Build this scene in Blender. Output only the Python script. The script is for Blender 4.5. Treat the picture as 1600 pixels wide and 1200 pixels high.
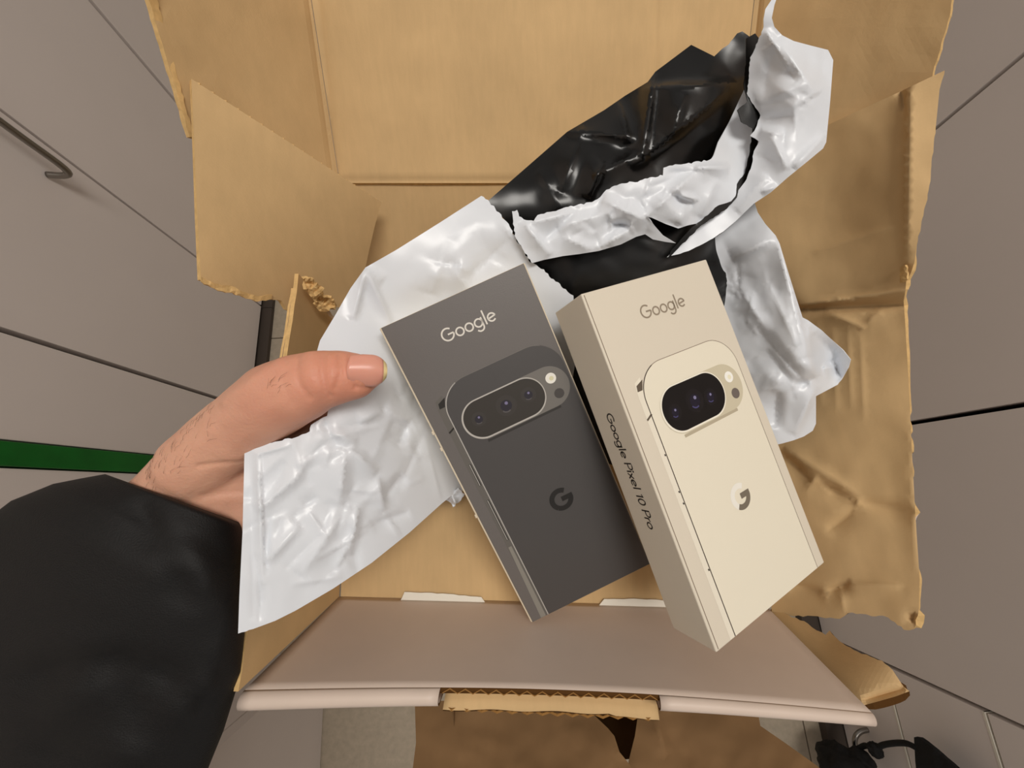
import bpy, bmesh, math, random
import numpy as np
from mathutils import Vector, Matrix, noise
from mathutils.geometry import delaunay_2d_cdt

for o in list(bpy.data.objects):
    bpy.data.objects.remove(o)
scene = bpy.context.scene
COL = scene.collection

# ------------------------------------------------------------------ camera
F = 620.0                      # focal length in pixels of a 1600 x 1200 frame
CAM_H = 0.95
# rows: world X, Y, Z axes written in camera coordinates (right, down, forward)
M = np.array([[0.9980376, -0.05461368, 0.03063167],
              [-0.06064712, -0.96482802, 0.25579057],
              [0.01558463, -0.25714633, -0.9662468]])
cam_d = bpy.data.cameras.new('camera')
cam_d.sensor_width = 36.0
cam_d.lens = F / 1600 * 36.0
cam_d.clip_start = 0.005
cam = bpy.data.objects.new('camera', cam_d)
COL.objects.link(cam)
right, down, fwd = M[:, 0], M[:, 1], M[:, 2]
mw = Matrix(((right[0], -down[0], -fwd[0], 0),
             (right[1], -down[1], -fwd[1], 0),
             (right[2], -down[2], -fwd[2], CAM_H),
             (0, 0, 0, 1)))
cam.matrix_world = mw
scene.camera = cam

# ------------------------------------------------------------------ light
world = bpy.data.worlds.new('world')
scene.world = world
world.use_nodes = True
bg = world.node_tree.nodes['Background']
bg.inputs['Color'].default_value = (1.0, 0.95, 0.90, 1)
bg.inputs['Strength'].default_value = 0.26


def area(name, loc, target, sx, sy, power, col):
    l = bpy.data.lights.new(name, 'AREA')
    l.shape = 'RECTANGLE'
    l.size = sx
    l.size_y = sy
    l.energy = power
    l.color = col
    o = bpy.data.objects.new(name, l)
    COL.objects.link(o)
    o.location = loc
    d = Vector(target) - Vector(loc)
    o.rotation_euler = d.to_track_quat('-Z', 'Y').to_euler()
    return o


area('ceiling_light', (0.36, 0.05, 2.45), (0.32, 0.0501, 0.7), 0.40, 1.0, 17.5, (1.0, 0.955, 0.89))

scene.view_settings.view_transform = 'Standard'
scene.view_settings.look = 'None'
scene.view_settings.gamma = 1.0
scene.view_settings.exposure = 0.14
scene.view_settings.use_curve_mapping = False


# ------------------------------------------------------------------ helpers
def cam2w(c):
    c = np.asarray(c, float)
    return Vector(M @ c) + Vector((0, 0, CAM_H))


def P(x, y, Z):
    """point seen in direction (x, y) at depth Z"""
    return cam2w(((x - 800) / F * Z, (y - 600) / F * Z, Z))


def onz(x, y, z):
    r = M @ np.array([(x - 800) / F, (y - 600) / F, 1.0])
    t = (z - CAM_H) / r[2]
    return Vector(r * t) + Vector((0, 0, CAM_H))


def depth_on_plane(x, y, p, n):
    """camera depth where direction (x, y) meets a plane in world space"""
    r = Vector(M @ np.array([(x - 800) / F, (y - 600) / F, 1.0]))
    return (Vector(p) - Vector((0, 0, CAM_H))).dot(n) / r.dot(n)


def empty(name, loc=(0, 0, 0)):
    o = bpy.data.objects.new(name, None)
    o.empty_display_size = 0.03
    o.location = loc
    COL.objects.link(o)
    return o


def tag(o, label=None, cat=None, group=None, kind=None):
    if label: o['label'] = label
    if cat: o['category'] = cat
    if group: o['group'] = group
    if kind: o['kind'] = kind
    return o


def link(name, me, mats, parent=None, smooth=False):
    o = bpy.data.objects.new(name, me)
    COL.objects.link(o)
    for m in (mats if isinstance(mats, (list, tuple)) else [mats]):
        me.materials.append(m)
    if smooth:
        me.polygons.foreach_set('use_smooth', [True] * len(me.polygons))
    if parent:
        o.parent = parent
        bpy.context.view_layer.update()
        o.matrix_parent_inverse = parent.matrix_world.inverted()
    return o


def from_bm(name, bm, mats, parent=None, smooth=False):
    me = bpy.data.meshes.new(name)
    bm.normal_update()
    bm.to_mesh(me)
    bm.free()
    return link(name, me, mats, parent, smooth)


def local(name, bm, mats, parent, smooth=False):
    """mesh given in the parent's own coordinates"""
    me = bpy.data.meshes.new(name)
    bm.normal_update()
    bm.to_mesh(me)
    bm.free()
    o = bpy.data.objects.new(name, me)
    COL.objects.link(o)
    for m in (mats if isinstance(mats, (list, tuple)) else [mats]):
        me.materials.append(m)
    if smooth:
        me.polygons.foreach_set('use_smooth', [True] * len(me.polygons))
    o.parent = parent
    return o


def bm_box(bm, lo, hi, bevel=0.0, seg=2):
    r = bmesh.ops.create_cube(bm, size=1.0)
    vs = r['verts']
    for v in vs:
        v.co = Vector([lo[i] + (v.co[i] + 0.5) * (hi[i] - lo[i]) for i in range(3)])
    if bevel > 0:
        es = {e for v in vs for e in v.link_edges}
        bmesh.ops.bevel(bm, geom=list(es), offset=bevel, segments=seg, affect='EDGES', profile=0.5)


def bm_tube(bm, pts, rad, n=10, cap=True):
    pts = [Vector(p) for p in pts]
    rads = rad if isinstance(rad, (list, tuple)) else [rad] * len(pts)
    rings = []
    prev = None
    for i, p in enumerate(pts):
        t = (pts[min(i + 1, len(pts) - 1)] - pts[max(i - 1, 0)]).normalized()
        if prev is None:
            a = Vector((0, 0, 1)) if abs(t.z) < 0.9 else Vector((1, 0, 0))
        else:
            a = prev
        a = (a - t * a.dot(t)).normalized()
        prev = a
        b = t.cross(a)
        rings.append([bm.verts.new(p + (a * math.cos(k * 2 * math.pi / n) + b * math.sin(k * 2 * math.pi / n)) * rads[i])
                      for k in range(n)])
    for r0, r1 in zip(rings, rings[1:]):
        for k in range(n):
            bm.faces.new((r0[k], r0[(k + 1) % n], r1[(k + 1) % n], r1[k]))
    if cap:
        bm.faces.new(rings[0][::-1])
        bm.faces.new(rings[-1])


def smooth_path(pts, k=6):
    pts = [Vector(p) for p in pts]
    out = []
    for i in range(len(pts) - 1):
        p0 = pts[max(i - 1, 0)]; p1 = pts[i]; p2 = pts[i + 1]; p3 = pts[min(i + 2, len(pts) - 1)]
        for j in range(k):
            t = j / k
            out.append(0.5 * ((2 * p1) + (p2 - p0) * t + (2 * p0 - 5 * p1 + 4 * p2 - p3) * t * t
                              + (3 * p1 - p0 - 3 * p2 + p3) * t ** 3))
    out.append(pts[-1])
    return out


# ------------------------------------------------------------------ materials
def lin(c):
    return tuple(((v / 255) / 12.92 if v / 255 <= 0.04045 else ((v / 255 + 0.055) / 1.055) ** 2.4) for v in c)


def mat(name, rgb, rough=0.6, spec=0.4, metal=0.0, var=0.0, vscale=20, vdetail=4, bump=0.0, bscale=60,
        stretch=None, sss=0.0, coat=0.0, emit=None, srgb=True, rgb2=None):
    m = bpy.data.materials.new(name)
    m.use_nodes = True
    nt = m.node_tree
    b = nt.nodes['Principled BSDF']
    c = lin(rgb) if srgb else rgb
    b.inputs['Base Color'].default_value = (*c, 1)
    b.inputs['Roughness'].default_value = rough
    b.inputs['Specular IOR Level'].default_value = spec
    b.inputs['Metallic'].default_value = metal
    if coat:
        b.inputs['Coat Weight'].default_value = coat
        b.inputs['Coat Roughness'].default_value = 0.12
    if sss:
        b.inputs['Subsurface Weight'].default_value = sss
        b.inputs['Subsurface Radius'].default_value = (0.008, 0.003, 0.0015)
        b.inputs['Subsurface Scale'].default_value = 0.6
    if var or bump:
        tc = nt.nodes.new('ShaderNodeTexCoord')
        mp = nt.nodes.new('ShaderNodeMapping')
        nt.links.new(tc.outputs['Object'], mp.inputs['Vector'])
        if stretch:
            mp.inputs['Scale'].default_value = stretch
    if var:
        n = nt.nodes.new('ShaderNodeTexNoise')
        n.inputs['Scale'].default_value = vscale
        n.inputs['Detail'].default_value = vdetail
        nt.links.new(mp.outputs['Vector'], n.inputs['Vector'])
        cr = nt.nodes.new('ShaderNodeValToRGB')
        c2 = lin(rgb2) if rgb2 else tuple(v * (1 + var) for v in c)
        cr.color_ramp.elements[0].color = (*[v * (1 - var) for v in c], 1)
        cr.color_ramp.elements[1].color = (*c2, 1)
        cr.color_ramp.elements[0].position = 0.3
        cr.color_ramp.elements[1].position = 0.7
        nt.links.new(n.outputs['Fac'], cr.inputs['Fac'])
        nt.links.new(cr.outputs['Color'], b.inputs['Base Color'])
    if bump:
        n2 = nt.nodes.new('ShaderNodeTexNoise')
        n2.inputs['Scale'].default_value = bscale
        n2.inputs['Detail'].default_value = 5
        nt.links.new(mp.outputs['Vector'], n2.inputs['Vector'])
        bp = nt.nodes.new('ShaderNodeBump')
        bp.inputs['Strength'].default_value = bump
        bp.inputs['Distance'].default_value = 0.001
        nt.links.new(n2.outputs['Fac'], bp.inputs['Height'])
        nt.links.new(bp.outputs['Normal'], b.inputs['Normal'])
    return m


def kraft(name, rgb):
    """corrugated board liner: fine fibre noise and faint flute lines"""
    m = mat(name, rgb, rough=0.75, spec=0.15, var=0.06, vscale=28, vdetail=8)
    nt = m.node_tree
    b = nt.nodes['Principled BSDF']
    tc = nt.nodes.new('ShaderNodeTexCoord')
    w = nt.nodes.new('ShaderNodeTexWave')
    w.wave_type = 'BANDS'
    w.bands_direction = 'X'
    w.inputs['Scale'].default_value = 42
    w.inputs['Distortion'].default_value = 1.5
    w.inputs['Detail'].default_value = 2
    nt.links.new(tc.outputs['Object'], w.inputs['Vector'])
    n = nt.nodes.new('ShaderNodeTexNoise')
    n.inputs['Scale'].default_value = 900
    n.inputs['Detail'].default_value = 3
    nt.links.new(tc.outputs['Object'], n.inputs['Vector'])
    add = nt.nodes.new('ShaderNodeMath')
    add.operation = 'MULTIPLY_ADD'
    nt.links.new(w.outputs['Fac'], add.inputs[0])
    add.inputs[1].default_value = 0.35
    nt.links.new(n.outputs['Fac'], add.inputs[2])
    mp2 = nt.nodes.new('ShaderNodeMapping')
    mp2.inputs['Scale'].default_value = (330, 45, 80)
    nt.links.new(tc.outputs['Object'], mp2.inputs['Vector'])
    fib = nt.nodes.new('ShaderNodeTexNoise')
    fib.inputs['Scale'].default_value = 1.0
    fib.inputs['Detail'].default_value = 4
    nt.links.new(mp2.outputs['Vector'], fib.inputs['Vector'])
    fr_ = nt.nodes.new('ShaderNodeMapRange')
    fr_.inputs[1].default_value = 0.35; fr_.inputs[2].default_value = 0.75
    fr_.inputs[3].default_value = 0.975; fr_.inputs[4].default_value = 1.03
    nt.links.new(fib.outputs['Fac'], fr_.inputs[0])
    old = b.inputs['Base Color'].links[0].from_socket
    vm = nt.nodes.new('ShaderNodeVectorMath')
    vm.operation = 'SCALE'
    nt.links.new(old, vm.inputs[0])
    nt.links.new(fr_.outputs[0], vm.inputs['Scale'])
    nt.links.new(vm.outputs[0], b.inputs['Base Color'])
    bp = nt.nodes.new('ShaderNodeBump')
    bp.inputs['Strength'].default_value = 0.10
    bp.inputs['Distance'].default_value = 0.0006
    nt.links.new(add.outputs[0], bp.inputs['Height'])
    nt.links.new(bp.outputs['Normal'], b.inputs['Normal'])
    return m


MK = kraft('kraft_liner', (204, 172, 126))
MKE = mat('kraft_torn_edge', (214, 178, 122), rough=0.9, spec=0.1, var=0.12, vscale=300)
MKD = mat('kraft_core_shade', (84, 56, 28), rough=0.9, spec=0.05)  # dark brown puts the shade between the flutes into the board's edge colour
MFLUTE = mat('kraft_fluting', (150, 110, 62), rough=0.9, spec=0.05)
MCW = mat('white_printed_board', (212, 194, 180), rough=0.45, spec=0.35, var=0.02, vscale=40)
MPW = mat('white_polythene', (226, 230, 236), rough=0.3, spec=0.45)
MPB = mat('black_polythene', (12, 11, 10), rough=0.27, spec=0.5)
MLOCK = mat('grey_laminate', (226, 216, 210), rough=0.5, spec=0.3, var=0.02, vscale=6, bump=0.05, bscale=900)
MLDARK = mat('locker_carcass', (34, 28, 26), rough=0.8)
MPLINTH = mat('dark_plinth', (72, 62, 54), rough=0.6)
MGREEN = mat('green_paint', (16, 104, 34), rough=0.4, var=0.12, vscale=30)
MCHROME = mat('brushed_steel', (150, 146, 140), rough=0.28, metal=1.0)
MEDGE = mat('white_tab_and_lit_edge', (232, 226, 212), rough=0.4)  # white of the locking tabs; on locker doors it paints light caught by edges
MFLOOR = mat('speckled_floor', (180, 166, 146), rough=0.55, var=0.09, vscale=90, vdetail=8)
MSKIN = mat('skin', (224, 164, 138), rough=0.48, spec=0.35, var=0.10, vscale=26, vdetail=5, bump=0.25, bscale=700, sss=0.25, rgb2=(230, 178, 150))
nt = MSKIN.node_tree
tcs = nt.nodes.new('ShaderNodeTexCoord')
dv = nt.nodes.new('ShaderNodeVectorMath'); dv.operation = 'DISTANCE'
dv.inputs[1].default_value = tuple(P(560, 585, 0.178))
nt.links.new(tcs.outputs['Object'], dv.inputs[0])
mr_ = nt.nodes.new('ShaderNodeMapRange')
mr_.inputs[1].default_value = 0.012; mr_.inputs[2].default_value = 0.050
mr_.inputs[3].default_value = 0.5; mr_.inputs[4].default_value = 0.0
nt.links.new(dv.outputs['Value'], mr_.inputs[0])
mxs = nt.nodes.new('ShaderNodeMix'); mxs.data_type = 'RGBA'
bs_ = nt.nodes['Principled BSDF']
nt.links.new(mr_.outputs[0], mxs.inputs['Factor'])
nt.links.new(bs_.inputs['Base Color'].links[0].from_socket, mxs.inputs[6])
mxs.inputs[7].default_value = (*lin((214, 132, 106)), 1)
nt.links.new(mxs.outputs[2], bs_.inputs['Base Color'])
MSKINR = mat('skin_fold', (196, 122, 98), rough=0.55, sss=0.2)
MNAIL = mat('thumbnail', (226, 158, 138), rough=0.28, spec=0.5, sss=0.2)
MNAILW = mat('thumbnail_edge', (228, 206, 150), rough=0.35)
MHAIR = mat('arm_hair', (70, 48, 36), rough=0.6)
MJACK = mat('black_jacket', (19, 18, 18), rough=0.62, spec=0.3, bump=0.3, bscale=1500)
MPAPER = mat('brown_paper', (134, 104, 72), rough=0.8, spec=0.1, var=0.08, vscale=25)
MBLACKF = mat('black_fabric', (14, 13, 13), rough=0.85, bump=0.4, bscale=500)

# ------------------------------------------------------------------ curved sheets
def tps(ctrl):
    c = np.array(ctrl, float)
    x = c[:, :2] / 100.0
    v = 1.0 / c[:, 2]
    n = len(c)

    def phi(r2):
        return np.where(r2 > 1e-12, 0.5 * r2 * np.log(np.maximum(r2, 1e-12)), 0.0)
    K = phi(((x[:, None] - x[None]) ** 2).sum(-1)) + np.eye(n) * 1e-3
    Q = np.hstack([np.ones((n, 1)), x])
    A = np.zeros((n + 3, n + 3))
    A[:n, :n] = K; A[:n, n:] = Q; A[n:, :n] = Q.T
    if n < 4:
        A[n:, n:] -= np.eye(3) * 1e-9
    s = np.linalg.solve(A, np.concatenate([v, np.zeros(3)]))

    def f(pts):
        p = np.asarray(pts, float) / 100.0
        k = phi(((p[:, None] - x[None]) ** 2).sum(-1))
        return 1.0 / (k @ s[:n] + s[n] + p @ s[n + 1:])
    return f


def torn(pts, amp=2.5, step=5, seed=1):
    rng = random.Random(seed)
    out = []
    for a, b in zip(pts, pts[1:]):
        L = math.hypot(b[0] - a[0], b[1] - a[1])
        k = max(1, int(L / step))
        nx, ny = -(b[1] - a[1]) / max(L, 1e-6), (b[0] - a[0]) / max(L, 1e-6)
        for i in range(k):
            t = i / k
            d = 0 if i == 0 else rng.uniform(-amp, amp)
            out.append((a[0] + (b[0] - a[0]) * t + nx * d, a[1] + (b[1] - a[1]) * t + ny * d))
    out.append(pts[-1])
    return out


def dense(poly, step):
    out = []
    n = len(poly)
    for i in range(n):
        a, b = poly[i], poly[(i + 1) % n]
        L = math.hypot(b[0] - a[0], b[1] - a[1])
        k = max(1, int(round(L / step)))
        for j in range(k):
            t = j / k
            out.append((a[0] + (b[0] - a[0]) * t, a[1] + (b[1] - a[1]) * t))
    return out


def inside(px, py, poly):
    poly = np.array(poly)
    x0, y0 = poly[:, 0], poly[:, 1]
    x1, y1 = np.roll(x0, -1), np.roll(y0, -1)
    c = np.zeros(len(px), bool)
    for a, b, d, e in zip(x0, y0, x1, y1):
        cond = ((b > py) != (e > py))
        if b != e:
            c ^= cond & (px < (d - a) * (py - b) / (e - b) + a)
    return c


def crease_fn(creases):
    """creases: (x0, y0, x1, y1, height, width[, width on the other flank]); + ridge, - valley"""
    def f(p):
        p = np.asarray(p, float)
        out = np.zeros(len(p))
        for c in creases:
            x0, y0, x1, y1, h, w = (float(v) for v in c[:6])
            wa, wb = (w * 1.15, w * 2.4) if len(c) < 7 else (w, float(c[6]))
            dx, dy = x1 - x0, y1 - y0
            L = math.hypot(dx, dy)
            t = ((p[:, 0] - x0) * dx + (p[:, 1] - y0) * dy) / (L * L)
            sd = ((p[:, 0] - x0) * dy - (p[:, 1] - y0) * dx) / L
            d = np.where(sd > 0, sd / wa, -sd / wb)
            taper = np.sin(np.pi * np.clip(t, 0, 1)) ** 0.6
            out += h * taper * np.clip(1 - d, 0, 1) ** 1.6
        return out
    return f


def random_creases(poly, n, amp, seed, ang=None, spread=math.pi, lmin=25, lmax=110, wmin=5, wmax=18):
    rng = random.Random(seed)
    xs = [q[0] for q in poly]; ys = [q[1] for q in poly]
    out = []
    while len(out) < n:
        x, y = rng.uniform(min(xs), max(xs)), rng.uniform(min(ys), max(ys))
        if not inside(np.array([x]), np.array([y]), poly)[0]:
            continue
        a = (ang if ang is not None else 0) + rng.uniform(-spread, spread) / 2
        L = rng.uniform(lmin, lmax)
        out.append((x - math.cos(a) * L / 2, y - math.sin(a) * L / 2, x + math.cos(a) * L / 2,
                    y + math.sin(a) * L / 2, rng.choice((-1, 1)) * rng.uniform(0.4, 1) * amp, rng.uniform(wmin, wmax)))
    return out


def sheet(name, outline, ctrl, mats, parent, step=8, thick=0.003, creases=(), wob=0.0, wobscale=60, seed=0,
          smooth=False, zfun=None):
    """a sheet of real thickness: outline given as view directions, depth from control points.
    mats = (near face, far face, cut edge)"""
    poly = dense(outline, step)
    xs = np.array([q[0] for q in poly]); ys = np.array([q[1] for q in poly])
    gx, gy = np.meshgrid(np.arange(xs.min() + step / 2, xs.max(), step), np.arange(ys.min() + step / 2, ys.max(), step))
    gx = gx.copy(); gx[::2] += step / 2
    gx, gy = gx.ravel(), gy.ravel()
    ok = inside(gx, gy, poly)
    gx, gy = gx[ok], gy[ok]
    # drop grid points crowding the outline
    pp = np.array(poly)
    if len(gx):
        d = np.full(len(gx), 1e9)
        for q in pp:
            d = np.minimum(d, np.hypot(gx - q[0], gy - q[1]))
        k = d > step * 0.45
        gx, gy = gx[k], gy[k]
    # points along every crease and its flanks, so folds stay crisp
    extra = []
    for x0, y0, x1, y1, h_, w_ in (c_[:6] for c_ in creases):
        L = math.hypot(x1 - x0, y1 - y0)
        k = max(2, int(L / (step * 0.8)))
        nx, ny = -(y1 - y0) / L, (x1 - x0) / L
        for f_ in (0, 0.35, -0.35, 0.9, -0.9):
            for i in range(k + 1):
                extra.append((x0 + (x1 - x0) * i / k + nx * w_ * f_, y0 + (y1 - y0) * i / k + ny * w_ * f_))
    if extra:
        ex = np.array(extra)
        ex = ex[inside(ex[:, 0], ex[:, 1], poly)]
        keep = []
        cell = {}
        md_ = min(step * 0.45, 2.6)
        for q in list(map(tuple, pp)) + list(map(tuple, ex)):
            key = (int(q[0] // md_), int(q[1] // md_))
            if any(math.hypot(q[0] - r[0], q[1] - r[1]) < md_ for a in (-1, 0, 1) for b in (-1, 0, 1) for r in cell.get((key[0] + a, key[1] + b), ())):
                continue
            cell.setdefault(key, []).append(q)
            keep.append(q)
        ps = set(map(tuple, pp))
        keep = [q for q in keep if q not in ps]
        if keep:
            kk = np.array(keep)
            if len(gx):
                d = np.full(len(gx), 1e9)
                for q in kk:
                    np.minimum(d, np.hypot(gx - q[0], gy - q[1]), out=d)
                m_ = d > step * 0.5
                gx, gy = gx[m_], gy[m_]
            gx = np.concatenate([gx, kk[:, 0]]); gy = np.concatenate([gy, kk[:, 1]])
    n0 = len(poly)
    V = [Vector(q) for q in poly] + [Vector((float(a), float(b))) for a, b in zip(gx, gy)]
    E_ = [(i, (i + 1) % n0) for i in range(n0)]
    vs, es, fs, *_ = delaunay_2d_cdt(V, E_, [list(range(n0))], 1, 1e-5)
    pts = np.array([(v.x, v.y) for v in vs])
    Z = zfun(pts) if zfun else tps(ctrl)(pts)
    if creases:
        Z = Z - crease_fn(creases)(pts)
    if wob:
        Z = Z - np.array([noise.noise(Vector((a / wobscale, b / wobscale, seed * 7.3))) * wob +
                          noise.noise(Vector((a / wobscale * 2.7, b / wobscale * 2.7, seed * 3.1 + 5))) * wob * 0.4 for a, b in pts])
    W = [P(a, b, z) for (a, b), z in zip(pts, Z)]
    eye = Vector((0, 0, CAM_H))
    bm = bmesh.new()
    fv = [bm.verts.new(w) for w in W]
    for f in fs:
        try:
            a, b, c = (W[i] for i in f)
            nrm = (b - a).cross(c - a)
            f2 = f if nrm.dot(eye - a) > 0 else f[::-1]
            bm.faces.new([fv[i] for i in f2])
        except ValueError:
            pass
    bmesh.ops.delete(bm, geom=[v for v in bm.verts if not v.link_faces], context='VERTS')
    bm.normal_update()
    front = list(bm.faces)
    bverts = list(bm.verts)
    off = {v: bm.verts.new(v.co - v.normal * thick) for v in bverts}
    border = [e for e in bm.edges if e.is_boundary]
    bl = []
    for e in border:
        l = e.link_loops[0]
        bl.append((l.vert, l.link_loop_next.vert))
    for f in front:
        f.material_index = 0
        g = bm.faces.new([off[v] for v in reversed(f.verts)])
        g.material_index = 1
    for a, b in bl:
        g = bm.faces.new((b, a, off[a], off[b]))
        g.material_index = 2
    me = bpy.data.meshes.new(name)
    bm.to_mesh(me)
    bm.free()
    o = link(name, me, list(mats), parent)
    if smooth:
        me.polygons.foreach_set('use_smooth', [p.material_index != 2 for p in me.polygons])
        edges = {tuple(sorted(k)) for p in me.polygons if p.material_index == 2 for k in p.edge_keys}
        for e in me.edges:
            if tuple(sorted(e.vertices)) in edges:
                e.use_edge_sharp = True
    return o


def flutes(name, p0, p1, n, w, t, parent, pitch=0.0065, depth=0.0012, mt=None):
    """zigzag of the corrugated core along an open edge p0-p1; n across the board, w out of the edge"""
    p0, p1, n, w = Vector(p0), Vector(p1), Vector(n).normalized(), Vector(w).normalized()
    L = (p1 - p0).length
    k = max(2, int(L / pitch * 2))
    bm = bmesh.new()
    prev = None
    for i in range(k + 1):
        c = p0.lerp(p1, i / k) + n * (t * 0.42 * (1 if i % 2 else -1))
        q = [bm.verts.new(c + n * 0.00022), bm.verts.new(c - n * 0.00022),
             bm.verts.new(c - n * 0.00022 - w * depth), bm.verts.new(c + n * 0.00022 - w * depth)]
        if prev:
            for j in range(4):
                bm.faces.new((prev[j], prev[(j + 1) % 4], q[(j + 1) % 4], q[j]))
        prev = q
    bmesh.ops.recalc_face_normals(bm, faces=bm.faces[:])
    return from_bm(name, bm, mt or MKE, parent)


# ================================================================== the place
XL, XR = -0.59, 0.645          # door faces of the two locker rows
floor = empty('floor', (0, 0, 0))
tag(floor, kind='structure')
bm = bmesh.new()
bm_box(bm, (-1.3, -1.6, -0.06), (1.3, 2.2, -0.004))
from_bm('screed', bm, mat('tile_joint', (120, 112, 98), rough=0.8), floor)
ty = 0.405
tile_me = None
for i in range(-4, 4):
    for j in range(-2, 2):
        x0, y0 = -0.02 + j * 0.6, ty + i * 0.5
        if tile_me is None:
            bm = bmesh.new()
            bm_box(bm, (0.0012, 0.0012, -0.02), (0.5988, 0.4988, 0.0), 0.0006, 1)
            t = from_bm('tile', bm, MFLOOR, floor)
            tile_me = t.data
        else:
            t = bpy.data.objects.new('tile', tile_me)
            COL.objects.link(t)
            t.parent = floor
        t.location = (x0, y0, 0)


for nm, xa, xb in (('wall_left', -1.16, -1.02), ('wall_right', 1.08, 1.2)):
    bm = bmesh.new()
    bm_box(bm, (xa, -1.6, 0), (xb, 2.2, 2.6))
    tag(from_bm(nm, bm, mat(nm + '_paint', (206, 202, 194), rough=0.8)), kind='structure')

def bow_handle(name, pts, r, parent):
    bm = bmesh.new()
    bm_tube(bm, smooth_path(pts, 5), r, 12)
    return from_bm(name, bm, MCHROME, parent, True)


def locker(side, y0, y1, label, doors=None, gap=0.0035, handle=None, plinth=0.02, name='locker'):
    x = XL if side < 0 else XR
    s = side
    root = empty(name, (x + s * 0.2, (y0 + y1) / 2, 0))
    tag(root, label, 'locker', 'grey lockers on the left' if s < 0 else 'grey lockers on the right')
    bpy.context.view_layer.update()

    def bx(nm, xa, xb, ya, yb, za, zb, m, bev=0.0, par=root):
        bm = bmesh.new()
        bm_box(bm, (min(xa, xb), ya, za), (max(xa, xb), yb, zb), bev, 2)
        return from_bm(nm, bm, m, par)
    bx('carcass', x + s * 0.02, x + s * 0.40, y0 + 0.0005, y1 - 0.0005, 0.07, 2.02, MLDARK)
    bx('plinth', x - s * plinth, x + s * 0.38, y0 + 0.0005, y1 - 0.0005, 0, 0.012 if s < 0 else 0.02, MPLINTH)
    bx('base_board', x + s * 0.012, x + s * 0.03, y0 + 0.0005, y1 - 0.0005, 0.012 if s < 0 else 0.02, 0.07, MLDARK)
    zs = doors or [0.022, 2.0]
    for k, (a, b) in enumerate(zip(zs, zs[1:])):
        d = bx('door', x, x + s * 0.018, y0 + gap / 2, y1 - gap / 2, a + 0.0015, b - 0.0015, MLOCK, 0.0008)
        if doors and k < 5:
            bx('lit_edge_strip', x - s * 0.0005, x + s * 0.017, y0 + gap / 2, y1 - gap / 2, b - 0.0042, b - 0.0012, MEDGE, 0.0, d)  # pale strip paints the light caught on the door's top edge
        if handle and k == 0:
            bow_handle('handle', handle, 0.0042, d)
    return root


locker(-1, 0.757, 1.06, 'far grey locker on the left, cut by the wide dark seam beside the carton lid', gap=0.007)
locker(-1, 0.485, 0.755, 'second grey locker on the left, crossed by a soft shadow edge', gap=0.004)
locker(-1, 0.222, 0.485, 'grey locker with a dark bow handle on the left side', gap=0.004,
       handle=[(XL + 0.002, 0.443, 0.50), (XL - -0.022, 0.444, 0.497), (XL + 0.03, 0.446, 0.507), (XL + 0.03, 0.446, 0.56), (XL + 0.03, 0.446, 0.66),
               (XL + 0.022, 0.445, 0.668), (XL + 0.002, 0.444, 0.668)])
locker(-1, 0.092, 0.219, 'narrow grey locker panel on the left, just above the green strip', gap=0.003)
locker(-1, -0.25, 0.062, 'grey locker behind the black sleeve, below the green strip', gap=0.003)
locker(-1, -0.62, -0.252, 'nearest grey locker on the left, mostly hidden by the sleeve', gap=0.003)
bm = bmesh.new()
bm_box(bm, (XL - 0.04, 0.0625, 0.0), (XL + 0.004, 0.0915, 2.02), 0.0015, 2)
tag(from_bm('filler_strip', bm, MGREEN), 'bright green vertical strip between the grey lockers on the left', 'strip')

locker(1, 0.465, 0.865, 'far grey locker on the right, beside the carton lid', gap=0.003, plinth=0.034)
locker(1, 0.064, 0.463, 'grey locker on the right between the two upper seams', gap=0.004, plinth=0.034)
locker(1, -0.334, 0.062, 'grey locker on the right below the dark middle seam', gap=0.005, plinth=0.034)
locker(1, -0.735, -0.336, 'grey stack of small lockers with lit door edges painted pale at lower right', gap=0.003, plinth=0.034,
       doors=[0.022 + 0 * 0.15] + [0.162 + 0.152 * k for k in range(13)],
       handle=[(XR + 0.001, -0.470, 0.085), (XR - 0.014, -0.473, 0.084), (XR - 0.026, -0.482, 0.084), (XR - 0.029, -0.50, 0.083),
               (XR - 0.029, -0.56, 0.080), (XR - 0.026, -0.585, 0.080), (XR + 0.001, -0.587, 0.080)])
# low grey cabinet standing out from the left row
lowc = empty('pedestal_cabinet', (-0.5, -0.6, 0))
tag(lowc, 'low grey pedestal cabinet standing on the floor beside the sleeve', 'cabinet')
bpy.context.view_layer.update()
bm = bmesh.new()
bm_box(bm, (-0.566, -0.95, 0.0), (-0.41, -0.30, 0.40), 0.002, 2)
from_bm('body', bm, MLOCK, lowc)
bm = bmesh.new()
bm_box(bm, (-0.409, -0.95, 0.003), (-0.391, -0.30, 0.40), 0.001, 2)
from_bm('side_panel', bm, MLOCK, lowc)
bm = bmesh.new()
bm_box(bm, (-0.566, -0.95, 0.4005), (-0.391, -0.30, 0.418), 0.001, 2)
from_bm('top_panel', bm, MLOCK, lowc)

# ================================================================== carton
carton = empty('shipping_carton', (0, 0, 0.643))
tag(carton, 'opened brown cardboard shipping carton with torn sides and a white front wall', 'carton')
bpy.context.view_layer.update()
ZB = 0.645
MATS = (MK, MCW, MKE)
B_FL, B_FR = onz(530, 932, ZB), onz(1200, 950, ZB)
B_BL, B_BR = onz(557, 425, ZB), onz(1092, 425, ZB)
up = Vector((0, 0, 1))


def zplane(p, n):
    p = Vector(p); n = Vector(n)
    return lambda pts: np.array([depth_on_plane(a, b, p, n) for a, b in pts])


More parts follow.
